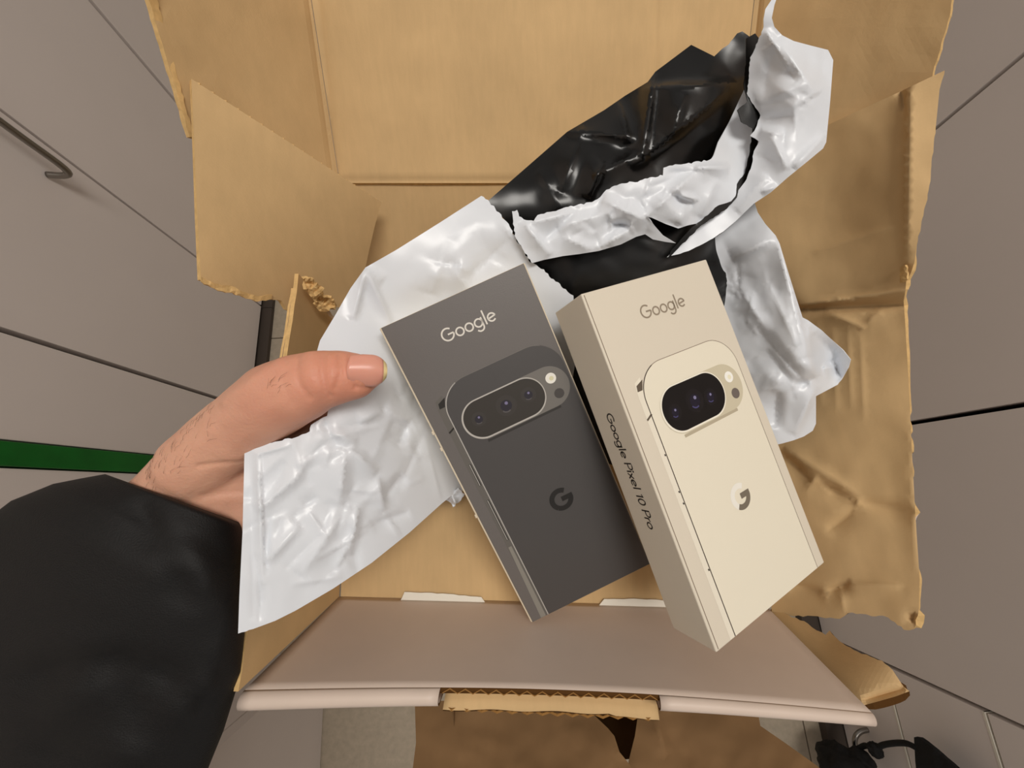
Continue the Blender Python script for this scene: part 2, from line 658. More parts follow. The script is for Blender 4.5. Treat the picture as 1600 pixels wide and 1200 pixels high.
# base board
bm = bmesh.new()
q = [B_FL + Vector((0.001, 0, 0)), B_FR, B_BR, B_BL]
vt = [bm.verts.new(p) for p in q]
vb = [bm.verts.new(p - up * 0.003) for p in q]
bm.faces.new(vt); bm.faces.new(vb[::-1])
for i in range(4):
    bm.faces.new((vt[i], vb[i], vb[(i + 1) % 4], vt[(i + 1) % 4]))
bmesh.ops.recalc_face_normals(bm, faces=bm.faces[:])
from_bm('base_board', bm, MK, carton)

# white double front wall: inner panel, rolled rim, outer panel seen through the hand notch
RIM_L, RIM_R = P(374, 1086, 0.187), P(1371, 1122, 0.187)
axis = (RIM_R - RIM_L).normalized()
wall_up = ((RIM_L + RIM_R) / 2 - (B_FL + B_FR) / 2).normalized()
wall_n = axis.cross(wall_up).normalized()
if wall_n.dot(Vector((0, 0, CAM_H)) - RIM_L) < 0:
    wall_n = -wall_n                      # towards the inside of the carton


def wall_grid(name, us, vs, fn, mt, parent, thick, smooth=True, edge=None, ref=None):
    bm = bmesh.new()
    g = [[bm.verts.new(fn(u, v)) for u in us] for v in vs]
    for a, b in zip(g, g[1:]):
        for i in range(len(us) - 1):
            bm.faces.new((a[i], a[i + 1], b[i + 1], b[i]))
    bm.normal_update()
    bm.faces.ensure_lookup_table()
    if (sum(f.normal.dot(Vector((0, 0, CAM_H)) - f.calc_center_median()) for f in bm.faces) < 0) if ref is None else (sum(f.normal.dot(ref) for f in bm.faces[:len(us) - 1]) < 0):
        bmesh.ops.reverse_faces(bm, faces=bm.faces[:])
        bm.normal_update()
    top = list(bm.verts)
    off = {v: bm.verts.new(v.co - v.normal * thick) for v in top}
    fs = list(bm.faces)
    bl = [(e.link_loops[0].vert, e.link_loops[0].link_loop_next.vert) for e in bm.edges if e.is_boundary]
    for f in fs:
        bm.faces.new([off[v] for v in reversed(f.verts)])
    for a, b in bl:
        bm.faces.new((b, a, off[a], off[b])).material_index = 1
    return from_bm(name, bm, [mt, edge or MKD], parent, smooth)


NL, NR = 0.312, 0.660          # notch along the rim
ROLL = 0.0060


def inner_pt(u, v):
    a = B_FL.lerp(B_FR, u); b = RIM_L.lerp(RIM_R, u)
    p = a.lerp(b, v)
    return p + wall_n * (0.006 * math.sin(math.pi * u) * v * v - 0.0)


us = [i / 40 for i in range(41)]
notch_v = 0.965
vv = [i / 16 * notch_v for i in range(17)]
front_wall = wall_grid('front_wall', us, vv, inner_pt, MCW, carton, 0.0026)


def roll(name, ua, ub, squash):
    """rounded fold of the wall along the rim"""
    uu = [ua + (ub - ua) * i / 16 for i in range(17)]
    angs = [i / 12 * math.pi for i in range(13)]

    def fn(u, k):
        base = inner_pt(u, notch_v)
        r = ROLL * squash(u)
        top = RIM_L.lerp(RIM_R, u) - RIM_L.lerp(RIM_R, u) + base + wall_up * (0.0036)
        a = angs[k]
        return base + wall_up * (r * 1.1 * math.sin(a)) - wall_n * (r * (1 - math.cos(a))) \
            - wall_up * (0.006 if k == 12 else 0)
    return wall_grid(name, uu, list(range(13)), fn, MCW, front_wall, 0.001, ref=wall_n)


roll('rolled_rim', 0.0, NL, lambda u: 0.72 - 0.25 * u)
roll('rolled_rim', NR, 1.0, lambda u: 0.55 - 0.2 * (u - NR))
# outer ply behind, with the kraft inside showing in the notch


def outer_pt(u, v):
    top = inner_pt(u, notch_v) - wall_n * 0.0080 - wall_up * (0.022 if NL - 0.02 < u < NR + 0.02 else 0.0045)
    bot = (B_FL.lerp(B_FR, u)) - wall_n * 0.009 - up * 0.003
    return bot.lerp(top, v)


def outer_lip(u, v):
    wav = 0.0002 * math.sin(u * 60) + (0.0006 if u > 0.585 else 0.0)
    a = inner_pt(u, notch_v) - wall_n * 0.0048 - wall_up * 0.014
    return a - wall_n * (v * (0.0088 + wav * 2)) + wall_up * (v * 0.0105)


wall_grid('outer_wall', us, [i / 6 for i in range(7)], outer_pt, MCW, carton, 0.002)
un = [NL + 0.002 + (NR - NL + 0.004) * i / 30 for i in range(31)]
lip = wall_grid('notch_lip', un, [0, 0.33, 0.66, 1], outer_lip, MK, front_wall, 0.0024)
e0, e1 = inner_pt(NL + 0.003, notch_v), inner_pt(NR - 0.002, notch_v)
flutes('fluted_edge', e0 - wall_n * 0.0013 + wall_up * 0.0005, e1 - wall_n * 0.0013 + wall_up * 0.0005, wall_n, wall_up, 0.0026, front_wall, pitch=0.0072, mt=MFLUTE)
l0, l1 = outer_lip(NL + 0.004, 1), outer_lip(NR, 1)
flutes('fluted_edge', l0 - wall_up * 0.001 - wall_n * 0.0006, l1 - wall_up * 0.001 - wall_n * 0.0006, wall_up, -wall_n, 0.0022, front_wall, pitch=0.0072, mt=MFLUTE)
# the two locking tabs at the foot of the front wall
for pts in (((622, 948), (632, 925), (700, 928), (752, 933), (763, 948)), ((932, 952), (944, 936), (1000, 936), (1045, 938), (1056, 956))):
    sheet('locking_tab', torn(pts, 0.6, 8, 3), None, (MEDGE, MCW, MEDGE), carton, step=12, thick=0.0012,
          zfun=zplane((0, 0, ZB + 0.0022), up))

# left wall, front part still standing: two plies
ZR = 0.7315
L_F, L_B = onz(373, 1080, ZR), onz(466, 436, ZR)
BL0, BL1 = B_FL, B_FL.lerp(B_BL, 0.80)


def left_pt(u, v):
    return BL0.lerp(BL1, u).lerp(L_F.lerp(L_B, u), v)


rngl = random.Random(4)
tear = {}


def left_in(u, v):
    p = left_pt(u, v)
    if u > 0.99:
        p = p + (L_B - L_F).normalized() * (rngl.uniform(-0.006, 0.004) - 0.004 * (1 - v))
    if v > 0.99:
        p = p + up * rngl.uniform(-0.0006, 0.0006)
    return p


lw = wall_grid('left_wall', [i / 24 for i in range(25)], [i / 8 for i in range(9)], left_in, MK, carton, 0.0024, False, MKE)
wall_grid('left_wall_outer_ply', [i / 24 for i in range(25)], [i / 8 for i in range(9)],
          lambda u, v: left_in(u, v) + Vector((-0.0042 - 0.0015 * math.sin(u * 5), 0, -0.0008)), MCW, carton, 0.0014, False, MKE)
# crumpled torn lumps at its rear end
sheet('torn_board', torn([(474, 436), (486, 433), (498, 446), (507, 450), (504, 463), (522, 467), (524, 478), (510, 487), (497, 484), (489, 468), (479, 452)], 1.6, 4, 8),
      [(474, 436, 0.236), (507, 450, 0.248), (524, 470, 0.252), (497, 484, 0.254), (489, 468, 0.246)], (MKE, MK, MKE), carton, step=4, thick=0.002,
      creases=[(490, 445, 515, 475, 0.004, 8), (495, 470, 520, 472, -0.004, 6)], wob=0.003, wobscale=8)

# rear left side panel, flopped outwards, torn along its near edge
lp = [(299, 123), (596, 316), (586, 352), (577, 390), (560, 470)] + \
     torn([(560, 480), (505, 482), (470, 474), (463, 487), (449, 484), (440, 470), (422, 466), (404, 470), (380, 462), (364, 455), (359, 446), (348, 452), (330, 446), (314, 437)], 1.5, 6, 5)[0:] + [(308, 330)]
lc = [(299, 123, 0.204), (596, 316, 0.297), (314, 437, 0.200), (560, 475, 0.302)]
sp = sheet('left_side_panel', lp, lc, MATS, carton, step=14, thick=0.0032)
zf = tps(lc)
za, zb = zf([(301, 124)])[0], zf([(594, 315)])[0]
ea, eb = P(301, 124, za), P(594, 315, zb)
pn = (P(314, 437, zf([(314, 437)])[0]) - ea).cross(eb - ea).normalized()
if pn.dot(Vector((0, 0, CAM_H)) - ea) < 0: pn = -pn
eo = (eb - ea).cross(pn).normalized()
if eo.dot(P(440, 300, zf([(440, 300)])[0]) - ea) > 0: eo = -eo
flutes('fluted_edge', ea - pn * 0.0011 + eo * 0.0004, eb - pn * 0.0011 + eo * 0.0004, pn, eo, 0.0028, sp, pitch=0.0060)
# peeled liner along the tear
sheet('peeled_liner', torn([(314, 432), (330, 440), (348, 446), (362, 447), (380, 456), (404, 463), (425, 460)], 1, 6, 6) + torn([(425, 467), (404, 471), (380, 464), (364, 458), (348, 455), (330, 449), (315, 440)], 1.5, 5, 7),
      [(x_, y_, zf([(x_, y_)])[0] - 0.0012) for x_, y_ in ((314, 436), (425, 464), (370, 455), (340, 430))], (MKE, MK, MKE), sp, step=5, thick=0.0008, wob=0.001, wobscale=15)

# back wall leaning out, and the lid thrown back with its two wings
LHl, LHr = (531, 285, 0.301), (1146, 285, 0.301)
bw = sheet('back_wall', [(531, 282), (1146, 282), (1092, 425), (557, 425)],
           [(531, 282, 0.3030), (1146, 282, 0.3030), (1092, 425, depth_on_plane(1092, 425, (0, 0, ZB), up)), (557, 425, depth_on_plane(557, 425, (0, 0, ZB), up))],
           MATS, carton, step=20, thick=0.003)
lid_c = [(531, 285, 0.301), (1146, 285, 0.301), (487, 0, 0.2666), (1178, 0, 0.2666)]
lid = sheet('lid', [(531, 286), (1146, 286), (1178, 0), (1196, -160), (462, -160), (487, 0)], lid_c, MATS, carton, step=9, thick=0.003,
            creases=[(300, 282, 1400, 282, -0.0014, 5, 12), (1034, -260, 1020, 260, -0.0009, 9, 9),
                     (462, -350, 545, 480, -0.0012, 12, 12)], wob=0.0008, wobscale=150, smooth=True)
zl = tps(lid_c)
wl = [(530, 284), (486, 0), (461, -160), (195, -160)] + torn([(232, -2), (260, 90), (297, 214)], 0.8, 10, 11) + [(330, 222), (420, 255)]
sheet('lid_wing', wl, [(530, 284, 0.3005), (486, 0, 0.2664), (461, -160, 0.2505), (232, 0, 0.1880), (297, 214, 0.2120)], MATS, carton, step=14, thick=0.003,
      creases=[(538, 400, 440, -300, -0.0012, 9, 9)], wob=0.0006, wobscale=120)
sheet('peeled_liner', torn([(232, -60), (233, 0), (262, 92), (296, 214)], 0.8, 9, 12) + torn([(303, 214), (281, 130), (258, 55), (246, 0), (240, -60)], 1.6, 7, 13),
      [(232, 0, 0.1868), (297, 214, 0.2108), (246, 0, 0.1898), (303, 214, 0.2125), (240, -60, 0.1826)], (MKE, MK, MKE), carton, step=7, thick=0.0006)
wr = [(1147, 284), (1300, 270), (1440, 225), (1458, 112)] + torn([(1458, 112), (1484, 25), (1492, -40), (1500, -160)], 1.0, 9, 14) + [(1197, -160), (1179, 0)]
sheet('lid_wing', wr, [(1147, 284, 0.3005), (1179, 0, 0.2664), (1197, -160, 0.2505), (1487, 0, 0.2020), (1440, 225, 0.2280)], MATS, carton, step=14, thick=0.003,
      creases=[(1220, -300, 1140, 420, -0.0012, 9, 9)], wob=0.0006, wobscale=120)

# right side panel, flopped outwards, folded across the middle and torn at its near end
rp = [(1476, 110), (1468, 140), (1462, 200)] + torn([(1462, 200), (1452, 290), (1447, 318), (1440, 345), (1430, 400), (1424, 425), (1416, 440)], 1.2, 7, 21) + \
     [(1415, 452), (1412, 470), (1414, 500), (1420, 600), (1424, 690), (1430, 800), (1434, 860), (1437, 905), (1436, 950)] + \
     torn([(1434, 962), (1428, 983), (1412, 984), (1398, 972), (1388, 965), (1380, 962), (1362, 963), (1345, 959), (1325, 958), (1312, 967), (1290, 966), (1262, 962), (1240, 963), (1206, 956)], 1.5, 6, 22) + \
     [(1180, 700), (1150, 480), (1130, 330), (1180, 240), (1296, 194), (1400, 146)]
rc = [(1476, 110, 0.208), (1300, 195, 0.250), (1180, 260, 0.284), (1462, 200, 0.209), (1416, 440, 0.224), (1300, 350, 0.255), (1250, 470, 0.272), (1150, 480, 0.300),
      (1413, 480, 0.232), (1250, 484, 0.277), (1420, 600, 0.226), (1300, 600, 0.258), (1430, 800, 0.220), (1300, 800, 0.249), (1436, 960, 0.214), (1330, 960, 0.238),
      (1210, 956, 0.273), (1190, 750, 0.284)]
rcr = [(1100, 492, 1470, 474, -0.0050, 16, 12), (1200, 484, 1450, 448, 0.0030, 8, 20), (1270, 395, 1400, 352, 0.0014, 9), 
       (1210, 702, 1270, 752, -0.005, 13), (1270, 752, 1340, 785, -0.0035, 13), (1340, 785, 1430, 800, -0.003, 16), (1250, 732, 1300, 772, 0.0014, 7), (1225, 700, 1340, 772, 0.002, 12),
       (1290, 830, 1345, 790, -0.0025, 12), (1350, 788, 1310, 776, 0.0008, 7),
       (1230, 912, 1290, 925, -0.003, 10), (1290, 925, 1330, 910, -0.003, 10), (1320, 912, 1410, 916, 0.0016, 10), (1312, 915, 1320, 960, 0.0008, 8),
       (1424, 60, 1418, 420, 0.0055, 60, 12), (1405, 130, 1412, 175, -0.003, 5, 6), (1420, 640, 1432, 900, 0.0015, 14),
       (1290, 486, 1352, 513, 0.0020, 9), (1342, 514, 1380, 484, 0.0014, 8), (1430, 955, 1424, 975, -0.004, 6)] + \
    [(x, 500 + k, x + 6, 640 + k, 0.0005, 4) for x, k in ((1278, 0), (1302, 8), (1325, 4), (1345, 20))]
rs = sheet('right_side_panel', rp, rc, MATS, carton, step=8, thick=0.0032, creases=rcr, wob=0.0010, wobscale=90, seed=3, smooth=True)
sheet('torn_board', torn([(1406, 420), (1414, 414), (1418, 424), (1416, 440), (1406, 442)], 1.2, 4, 31), [(1406, 420, 0.2245), (1418, 424, 0.2190), (1412, 442, 0.2235), (1406, 442, 0.2250)],
      (MKE, MK, MKE), rs, step=4, thick=0.001, wob=0.002, wobscale=8)
# remnant of the right wall beside the front wall
fr = [(1203, 953)] + torn([(1206, 951), (1232, 961), (1262, 974), (1276, 985), (1290, 992), (1296, 985), (1306, 996), (1318, 1006), (1340, 1018), (1360, 1026), (1378, 1032), (1394, 1046)], 1.3, 6, 24) + \
     [(1412, 1073), (1421, 1080), (1400, 1088), (1372, 1096), (1346, 1103), (1270, 1030)]
frc = [(1203, 953, 0.276), (1394, 1046, 0.203), (1421, 1080, 0.196), (1346, 1103, 0.201), (1300, 1000, 0.236)]
sheet('right_wall_remnant', fr, frc, (MK, MKD, MKD), carton, step=8, thick=0.0034,
      creases=[(1346, 1095, 1415, 1075, -0.003, 10)])

# ================================================================== torn poly mailer
bag = empty('mailer_bag', (0, 0, 0.66))
tag(bag, 'torn white plastic mailer bag with a black lining, spread across the carton', 'mailer bag')
bpy.context.view_layer.update()
WB = (MPW, MPB, MPW)
BW = (MPB, MPW, MPB)

# lining of the back film, lying under both boxes
ob = [(760, 316), (822, 262), (886, 206), (944, 172), (976, 150), (1012, 128), (1024, 112), (1080, 70), (1108, 84)] + \
    torn([(1116, 88), (1135, 72), (1152, 52), (1160, 49)], 1.5, 5, 41) + [(1178, 62), (1200, 130), (1196, 230), (1170, 300), (1150, 380), (1180, 520), (1150, 700), (1000, 740), (840, 690), (790, 560), (800, 420), (806, 372)] + \
    torn([(806, 372), (790, 345), (760, 316)], 1.0, 5, 42)[1:-1]
cb = [(760, 316, 0.236), (822, 262, 0.243), (886, 206, 0.245), (976, 150, 0.243), (1080, 70, 0.233), (1160, 49, 0.225), (1200, 130, 0.240), (1170, 300, 0.252),
      (1150, 380, 0.258), (1180, 520, 0.266), (1150, 700, 0.278), (1000, 740, 0.290), (840, 690, 0.292), (790, 560, 0.278), (806, 372, 0.248), (1000, 430, 0.247), (1000, 260, 0.236),
      (900, 440, 0.250), (930, 250, 0.233), (1060, 170, 0.226), (1100, 240, 0.240), (1060, 400, 0.245)]
crb = [(1000, 140, 1165, 130, 0.012, 20), (1150, 128, 985, 262, 0.012, 22), (1022, 112, 1004, 245, 0.012, 16), (960, 146, 984, 226, 0.010, 20), (996, 214, 880, 206, 0.009, 20),
       (912, 196, 878, 300, 0.008, 26), (925, 276, 1010, 236, 0.009, 18), (944, 250, 918, 312, 0.009, 13), (1070, 146, 1050, 215, 0.006, 15), (840, 262, 880, 330, 0.005, 30)]
crb = [(a, b, c, d, h * 0.5, w * 0.8, w * 2.6) for a, b, c, d, h, w in crb]
sheet('lining', ob, cb, BW, bag, step=4.5, thick=0.0004, creases=crb, wob=0.0010, wobscale=70, smooth=True, seed=2)

# front film, left part, gripped by the hand
oa = torn([(752, 306), (765, 316), (780, 332), (795, 350), (806, 372), (818, 392), (828, 410), (838, 414), (850, 421), (858, 432), (872, 441), (884, 452), (896, 462)], 2.0, 4, 51) + \
    [(900, 560), (880, 680), (820, 800), (760, 790), (718, 764), (690, 787), (640, 832), (580, 880), (520, 920), (462, 954), (430, 970), (395, 983)] + torn([(395, 983), (372, 990)], 0.5, 6, 52) + \
    [(374, 930), (379, 830), (382, 704), (388, 700)] + torn([(388, 700), (430, 690), (466, 682), (484, 674), (486, 664), (500, 655), (511, 650)], 1.2, 5, 53) + \
    [(517, 620), (505, 590), (492, 560), (500, 532), (524, 492), (548, 450), (571, 418), (620, 390), (690, 346)]
ca = [(752, 306, 0.227), (806, 372, 0.226), (828, 410, 0.232), (896, 462, 0.236), (571, 418, 0.214), (660, 365, 0.221), (640, 450, 0.226), (720, 430, 0.229), (600, 500, 0.226), (700, 460, 0.236),
      (900, 560, 0.262), (820, 800, 0.288), (718, 764, 0.262), (700, 700, 0.252), (660, 620, 0.242), (620, 560, 0.224), (560, 600, 0.198), (517, 620, 0.192), (500, 532, 0.203), (505, 590, 0.194),
      (511, 650, 0.190), (450, 685, 0.184), (382, 704, 0.180), (379, 830, 0.177), (372, 990, 0.175), (462, 954, 0.186), (580, 880, 0.207), (640, 832, 0.226), (500, 800, 0.192), (600, 740, 0.212), (780, 560, 0.258), (740, 640, 0.262)]
cra = [(571, 420, 552, 500, 0.0045, 9), (571, 420, 612, 505, 0.0045, 9), (571, 420, 600, 440, 0.002, 14), (690, 410, 720, 415, -0.003, 14), (690, 412, 672, 460, 0.003, 20), (690, 412, 740, 424, 0.003, 18),
       (724, 440, 800, 370, -0.006, 40), (404, 706, 412, 900, 0.0022, 5), (392, 706, 396, 970, -0.001, 8),
       (540, 700, 530, 790, 0.004, 18), (545, 700, 590, 740, 0.004, 14), (590, 745, 600, 800, 0.0035, 10), (560, 790, 545, 870, 0.005, 12), (545, 790, 470, 900, 0.004, 24), (470, 740, 400, 800, 0.003, 14),
       (470, 820, 415, 880, 0.003, 12), (600, 780, 630, 740, -0.003, 10), (580, 820, 640, 800, -0.003, 10), (640, 660, 600, 640, 0.003, 14), (600, 640, 560, 660, 0.003, 12), (640, 660, 620, 700, -0.003, 12),
       (490, 668, 560, 690, 0.003, 14), (505, 660, 530, 700, -0.003, 12), (560, 560, 540, 600, -0.002, 14)] + \
    random_creases([(390, 710), (500, 690), (620, 620), (690, 740), (560, 880), (400, 960)], 46, 0.0014, 5, ang=2.1, spread=2.4, lmin=25, lmax=110, wmin=4, wmax=13) + \
    random_creases([(590, 600), (650, 610), (690, 700), (620, 720)], 16, 0.0011, 7, lmin=12, lmax=40, wmin=3, wmax=7) + \
    random_creases([(600, 430), (740, 350), (790, 400), (650, 480)], 7, 0.0010, 9, lmin=20, lmax=60, wmin=8, wmax=20)
sheet('front_film', oa, ca, WB, bag, step=4.5, thick=0.0004, creases=cra, wob=0.0008, wobscale=80, smooth=True, seed=4)

# torn strip of film crossing the lining
oc = torn([(802, 345), (800, 330), (808, 328), (811, 338), (822, 344), (834, 345), (840, 336), (850, 334), (860, 331), (880, 325), (900, 321), (920, 316), (934, 311), (944, 300), (956, 292), (980, 286), (1000, 282), (1036, 274), (1037, 262), (1060, 257), (1108, 250), (1116, 240)], 1.7, 4, 61) + \
    [(1122, 222), (1140, 190), (1156, 155), (1170, 126), (1190, 150), (1192, 190), (1182, 240), (1168, 284), (1136, 322), (1092, 350), (1090, 349), (1075, 352), (1060, 357), (1040, 350), (1018, 340), (1012, 339), (1022, 352), (1036, 368), (1056, 380), (1040, 378), (1020, 374), (1008, 366), (994, 370), (970, 382), (936, 392), (905, 397), (880, 400), (850, 406), (832, 411)] + \
    torn([(830, 410), (816, 388), (806, 372), (803, 360), (802, 345)], 1.2, 4, 62)[:-1]
cc = [(800, 332, 0.219), (832, 411, 0.229), (860, 331, 0.220), (900, 400, 0.230), (934, 312, 0.221), (980, 380, 0.231), (1008, 366, 0.229), (1036, 263, 0.214), (1108, 250, 0.222), (1050, 310, 0.219),
      (1010, 340, 0.221), (1060, 357, 0.226), (1170, 126, 0.226), (1140, 220, 0.234), (1185, 240, 0.232), (1136, 322, 0.232), (1092, 350, 0.231), (900, 360, 0.222)]
crc = [(816, 345, 860, 400, 0.004, 10), (820, 350, 905, 330, 0.004, 12), (905, 325, 850, 375, -0.003, 8), (940, 312, 1010, 345, 0.006, 18), (955, 350, 985, 352, -0.006, 9), (1010, 340, 1095, 260, 0.006, 14),
       (1040, 300, 1085, 320, -0.004, 10), (1060, 305, 1090, 312, 0.005, 8), (1085, 262, 1140, 262, 0.006, 10), (1120, 280, 1095, 340, 0.004, 12), (1040, 270, 1100, 268, -0.003, 9), (1072, 318, 1060, 352, 0.005, 14),
       (880, 370, 930, 392, 0.003, 14), (930, 390, 990, 355, 0.004, 12), (870, 355, 960, 330, 0.003, 14)] + \
    random_creases([(830, 360), (950, 310), (1100, 260), (1070, 340), (900, 395)], 26, 0.0013, 12, lmin=15, lmax=60, wmin=4, wmax=10)
sheet('torn_strip', oc, cc, WB, bag, step=3.6, thick=0.0004, creases=crc, wob=0.0008, wobscale=40, smooth=True, seed=5)

# upright flap of the film at the upper right, ending in a thin stretched tail
od = [(1206, -45), (1208, -4), (1196, 14), (1193, 30)] + torn([(1193, 42), (1184, 66), (1172, 90), (1170, 118), (1167, 146), (1178, 164), (1188, 180), (1181, 200), (1172, 212), (1186, 221), (1178, 236), (1174, 260), (1164, 284)], 0.9, 4, 71) + \
    [(1150, 302), (1132, 320), (1108, 338), (1086, 360), (1042, 402)] + torn([(1042, 402), (1076, 392), (1104, 378), (1130, 362)], 0.6, 6, 72)[1:] + \
    [(1150, 345), (1178, 318), (1204, 301), (1230, 278), (1262, 252), (1286, 232), (1291, 222), (1294, 190), (1297, 160), (1300, 120), (1302, 94), (1294, 78), (1270, 72), (1240, 64), (1222, 55), (1210, 42), (1206, 28), (1210, 8), (1216, -10), (1214, -45)]
cd = [(1206, -45, 0.194), (1196, 20, 0.200), (1170, 118, 0.218), (1188, 180, 0.222), (1164, 284, 0.229), (1042, 402, 0.237), (1130, 362, 0.236), (1178, 318, 0.229), (1291, 225, 0.216), (1302, 94, 0.208), (1240, 64, 0.203),
      (1240, 150, 0.208), (1230, 240, 0.213)]
crd = [(1195, 45, 1235, 110, 0.003, 12), (1215, 60, 1275, 150, 0.005, 26), (1205, 70, 1245, 130, -0.003, 14), (1180, 160, 1290, 120, 0.002, 30), (1186, 205, 1225, 210, 0.004, 12), (1205, 212, 1230, 265, 0.003, 10),
       (1180, 190, 1240, 180, -0.002, 14), (1240, 262, 1290, 210, 0.003, 10), (1190, 300, 1215, 290, 0.002, 6), (1150, 330, 1200, 275, 0.003, 16), (1175, 240, 1220, 255, -0.002, 14)] + \
    random_creases([(1190, 60), (1290, 90), (1285, 200), (1200, 280)], 14, 0.0009, 22, lmin=20, lmax=80, wmin=6, wmax=16)
sheet('torn_flap', od, cd, WB, bag, step=4, thick=0.0004, creases=crd, wob=0.0007, wobscale=60, smooth=True, seed=6)
# narrow black-backed edge behind the flap
sheet('flap_lining', torn([(1166, 60), (1180, 52), (1186, 60), (1176, 90), (1174, 120), (1172, 146), (1184, 165), (1192, 185), (1184, 225), (1183, 245), (1168, 288), (1136, 326), (1096, 352), (1060, 388), (1044, 403), (1050, 390), (1078, 358), (1110, 332), (1150, 290), (1164, 270), (1172, 236), (1176, 200), (1158, 190), (1152, 172), (1168, 158), (1162, 130), (1166, 95)], 0.8, 5, 81),
      [(1180, 52, 0.212), (1170, 130, 0.2215), (1190, 185, 0.2245), (1155, 180, 0.2235), (1184, 240, 0.2285), (1168, 288, 0.231), (1096, 352, 0.230), (1044, 402, 0.236), (1136, 320, 0.2315)], BW, bag, step=4, thick=0.0004, smooth=True)

# right part of the front film, beside the pale box
oe = [(1060, 398), (1104, 380), (1131, 362), (1150, 345), (1179, 316), (1184, 332), (1196, 350), (1212, 368), (1218, 380), (1230, 420), (1245, 468), (1254, 496), (1262, 500), (1284, 516), (1304, 535), (1318, 548), (1329, 562), (1326, 574), (1316, 590), (1309, 601), (1292, 610), (1275, 619),
      (1275, 645), (1275, 662), (1270, 673), (1256, 682), (1240, 688), (1222, 693), (1190, 700), (1150, 640), (1100, 520), (1070, 450)]
ce = [(1060, 398, 0.258), (1131, 362, 0.250), (1179, 316, 0.245), (1212, 368, 0.232), (1140, 450, 0.258), (1180, 420, 0.242), (1200, 480, 0.237), (1245, 468, 0.230), (1258, 560, 0.228), (1190, 560, 0.246), (1329, 562, 0.240), (1309, 601, 0.247), (1300, 560, 0.249), (1275, 619, 0.243),
      (1275, 662, 0.250), (1222, 693, 0.254), (1200, 640, 0.252), (1150, 640, 0.262), (1100, 520, 0.264)]
cre = [(1213, 370, 1262, 560, 0.005, 12), (1213, 370, 1145, 405, 0.006, 16), (1262, 560, 1275, 590, 0.006, 14), (1180, 510, 1262, 602, -0.004, 16), (1195, 545, 1240, 600, -0.003, 10), (1240, 600, 1265, 598, -0.003, 8), (1276, 598, 1240, 680, 0.004, 12),
       (1296, 560, 1316, 592, -0.006, 12), (1270, 520, 1310, 560, -0.004, 14), (1285, 575, 1305, 572, 0.006, 10), (1262, 505, 1270, 560, 0.003, 8), (1200, 440, 1245, 540, 0.003, 20), (1150, 440, 1200, 520, 0.003, 16), (1215, 610, 1210, 670, -0.004, 16)] + \
    random_creases([(1130, 420), (1200, 390), (1250, 520), (1260, 660), (1190, 620)], 20, 0.0010, 32, lmin=12, lmax=70, wmin=4, wmax=12) + \
    random_creases([(1125, 420), (1150, 430), (1190, 540), (1160, 500)], 18, 0.0007, 33, lmin=6, lmax=20, wmin=3, wmax=5)
sheet('side_film', oe, ce, WB, bag, step=4, thick=0.0004, creases=cre, wob=0.0008, wobscale=50, smooth=True, seed=8)
# small scrap hanging out below the film
sheet('torn_scrap', torn([(694, 780), (700, 770), (716, 762), (726, 772), (718, 784), (708, 792), (702, 784)], 1.6, 3, 91), [(694, 780, 0.262), (716, 762, 0.258), (726, 772, 0.262), (708, 792, 0.260)], WB, bag, step=3, thick=0.0004,
      creases=[(705, 770, 712, 788, 0.004, 5)], wob=0.003, wobscale=7, smooth=True)

# ================================================================== printed phone boxes
def arc(cx, cy, r, a0, a1, n=20, ry=None):
    ry = r if ry is None else ry
    return [(cx + r * math.cos(math.radians(a0 + (a1 - a0) * i / n)), cy + ry * math.sin(math.radians(a0 + (a1 - a0) * i / n))) for i in range(n + 1)]


GLYPH = {   # strokes in units of cap height, y up; last number = advance
    'G': ([arc(0.5, 0.5, 0.43, 48, 358, 30), [(0.5, 0.49), (0.93, 0.49)]], 1.02),
    'o': ([arc(0.35, 0.34, 0.28, 0, 360, 28)], 0.72),
    'g': ([arc(0.35, 0.34, 0.28, 0, 360, 28), [(0.63, 0.66), (0.63, 0.02)] + arc(0.35, 0.02, 0.28, 0, -150, 14)], 0.76),
    'l': ([[(0.12, 0.0), (0.12, 1.06)]], 0.26),
    'e': ([[(0.08, 0.30), (0.62, 0.40)] + arc(0.35, 0.34, 0.28, 14, 318, 26)], 0.70),
    'P': ([[(0.1, 0), (0.1, 0.98), (0.36, 0.98)] + arc(0.38, 0.71, 0.27, 90, -90, 14) + [(0.1, 0.44)]], 0.70),
    'i': ([[(0.12, 0), (0.12, 0.64)], arc(0.12, 0.88, 0.035, 0, 360, 8)], 0.26),
    'x': ([[(0.04, 0), (0.52, 0.64)], [(0.52, 0), (0.04, 0.64)]], 0.58),
    '1': ([[(0.04, 0.78), (0.26, 0.96), (0.26, 0)]], 0.44),
    '0': ([arc(0.32, 0.49, 0.26, 0, 360, 28, 0.44)], 0.68),
    'r': ([[(0.1, 0), (0.1, 0.64)], [(0.1, 0.34)] + arc(0.34, 0.36, 0.24, 150, 75, 8)], 0.42),
    ' ': ([], 0.34),
}


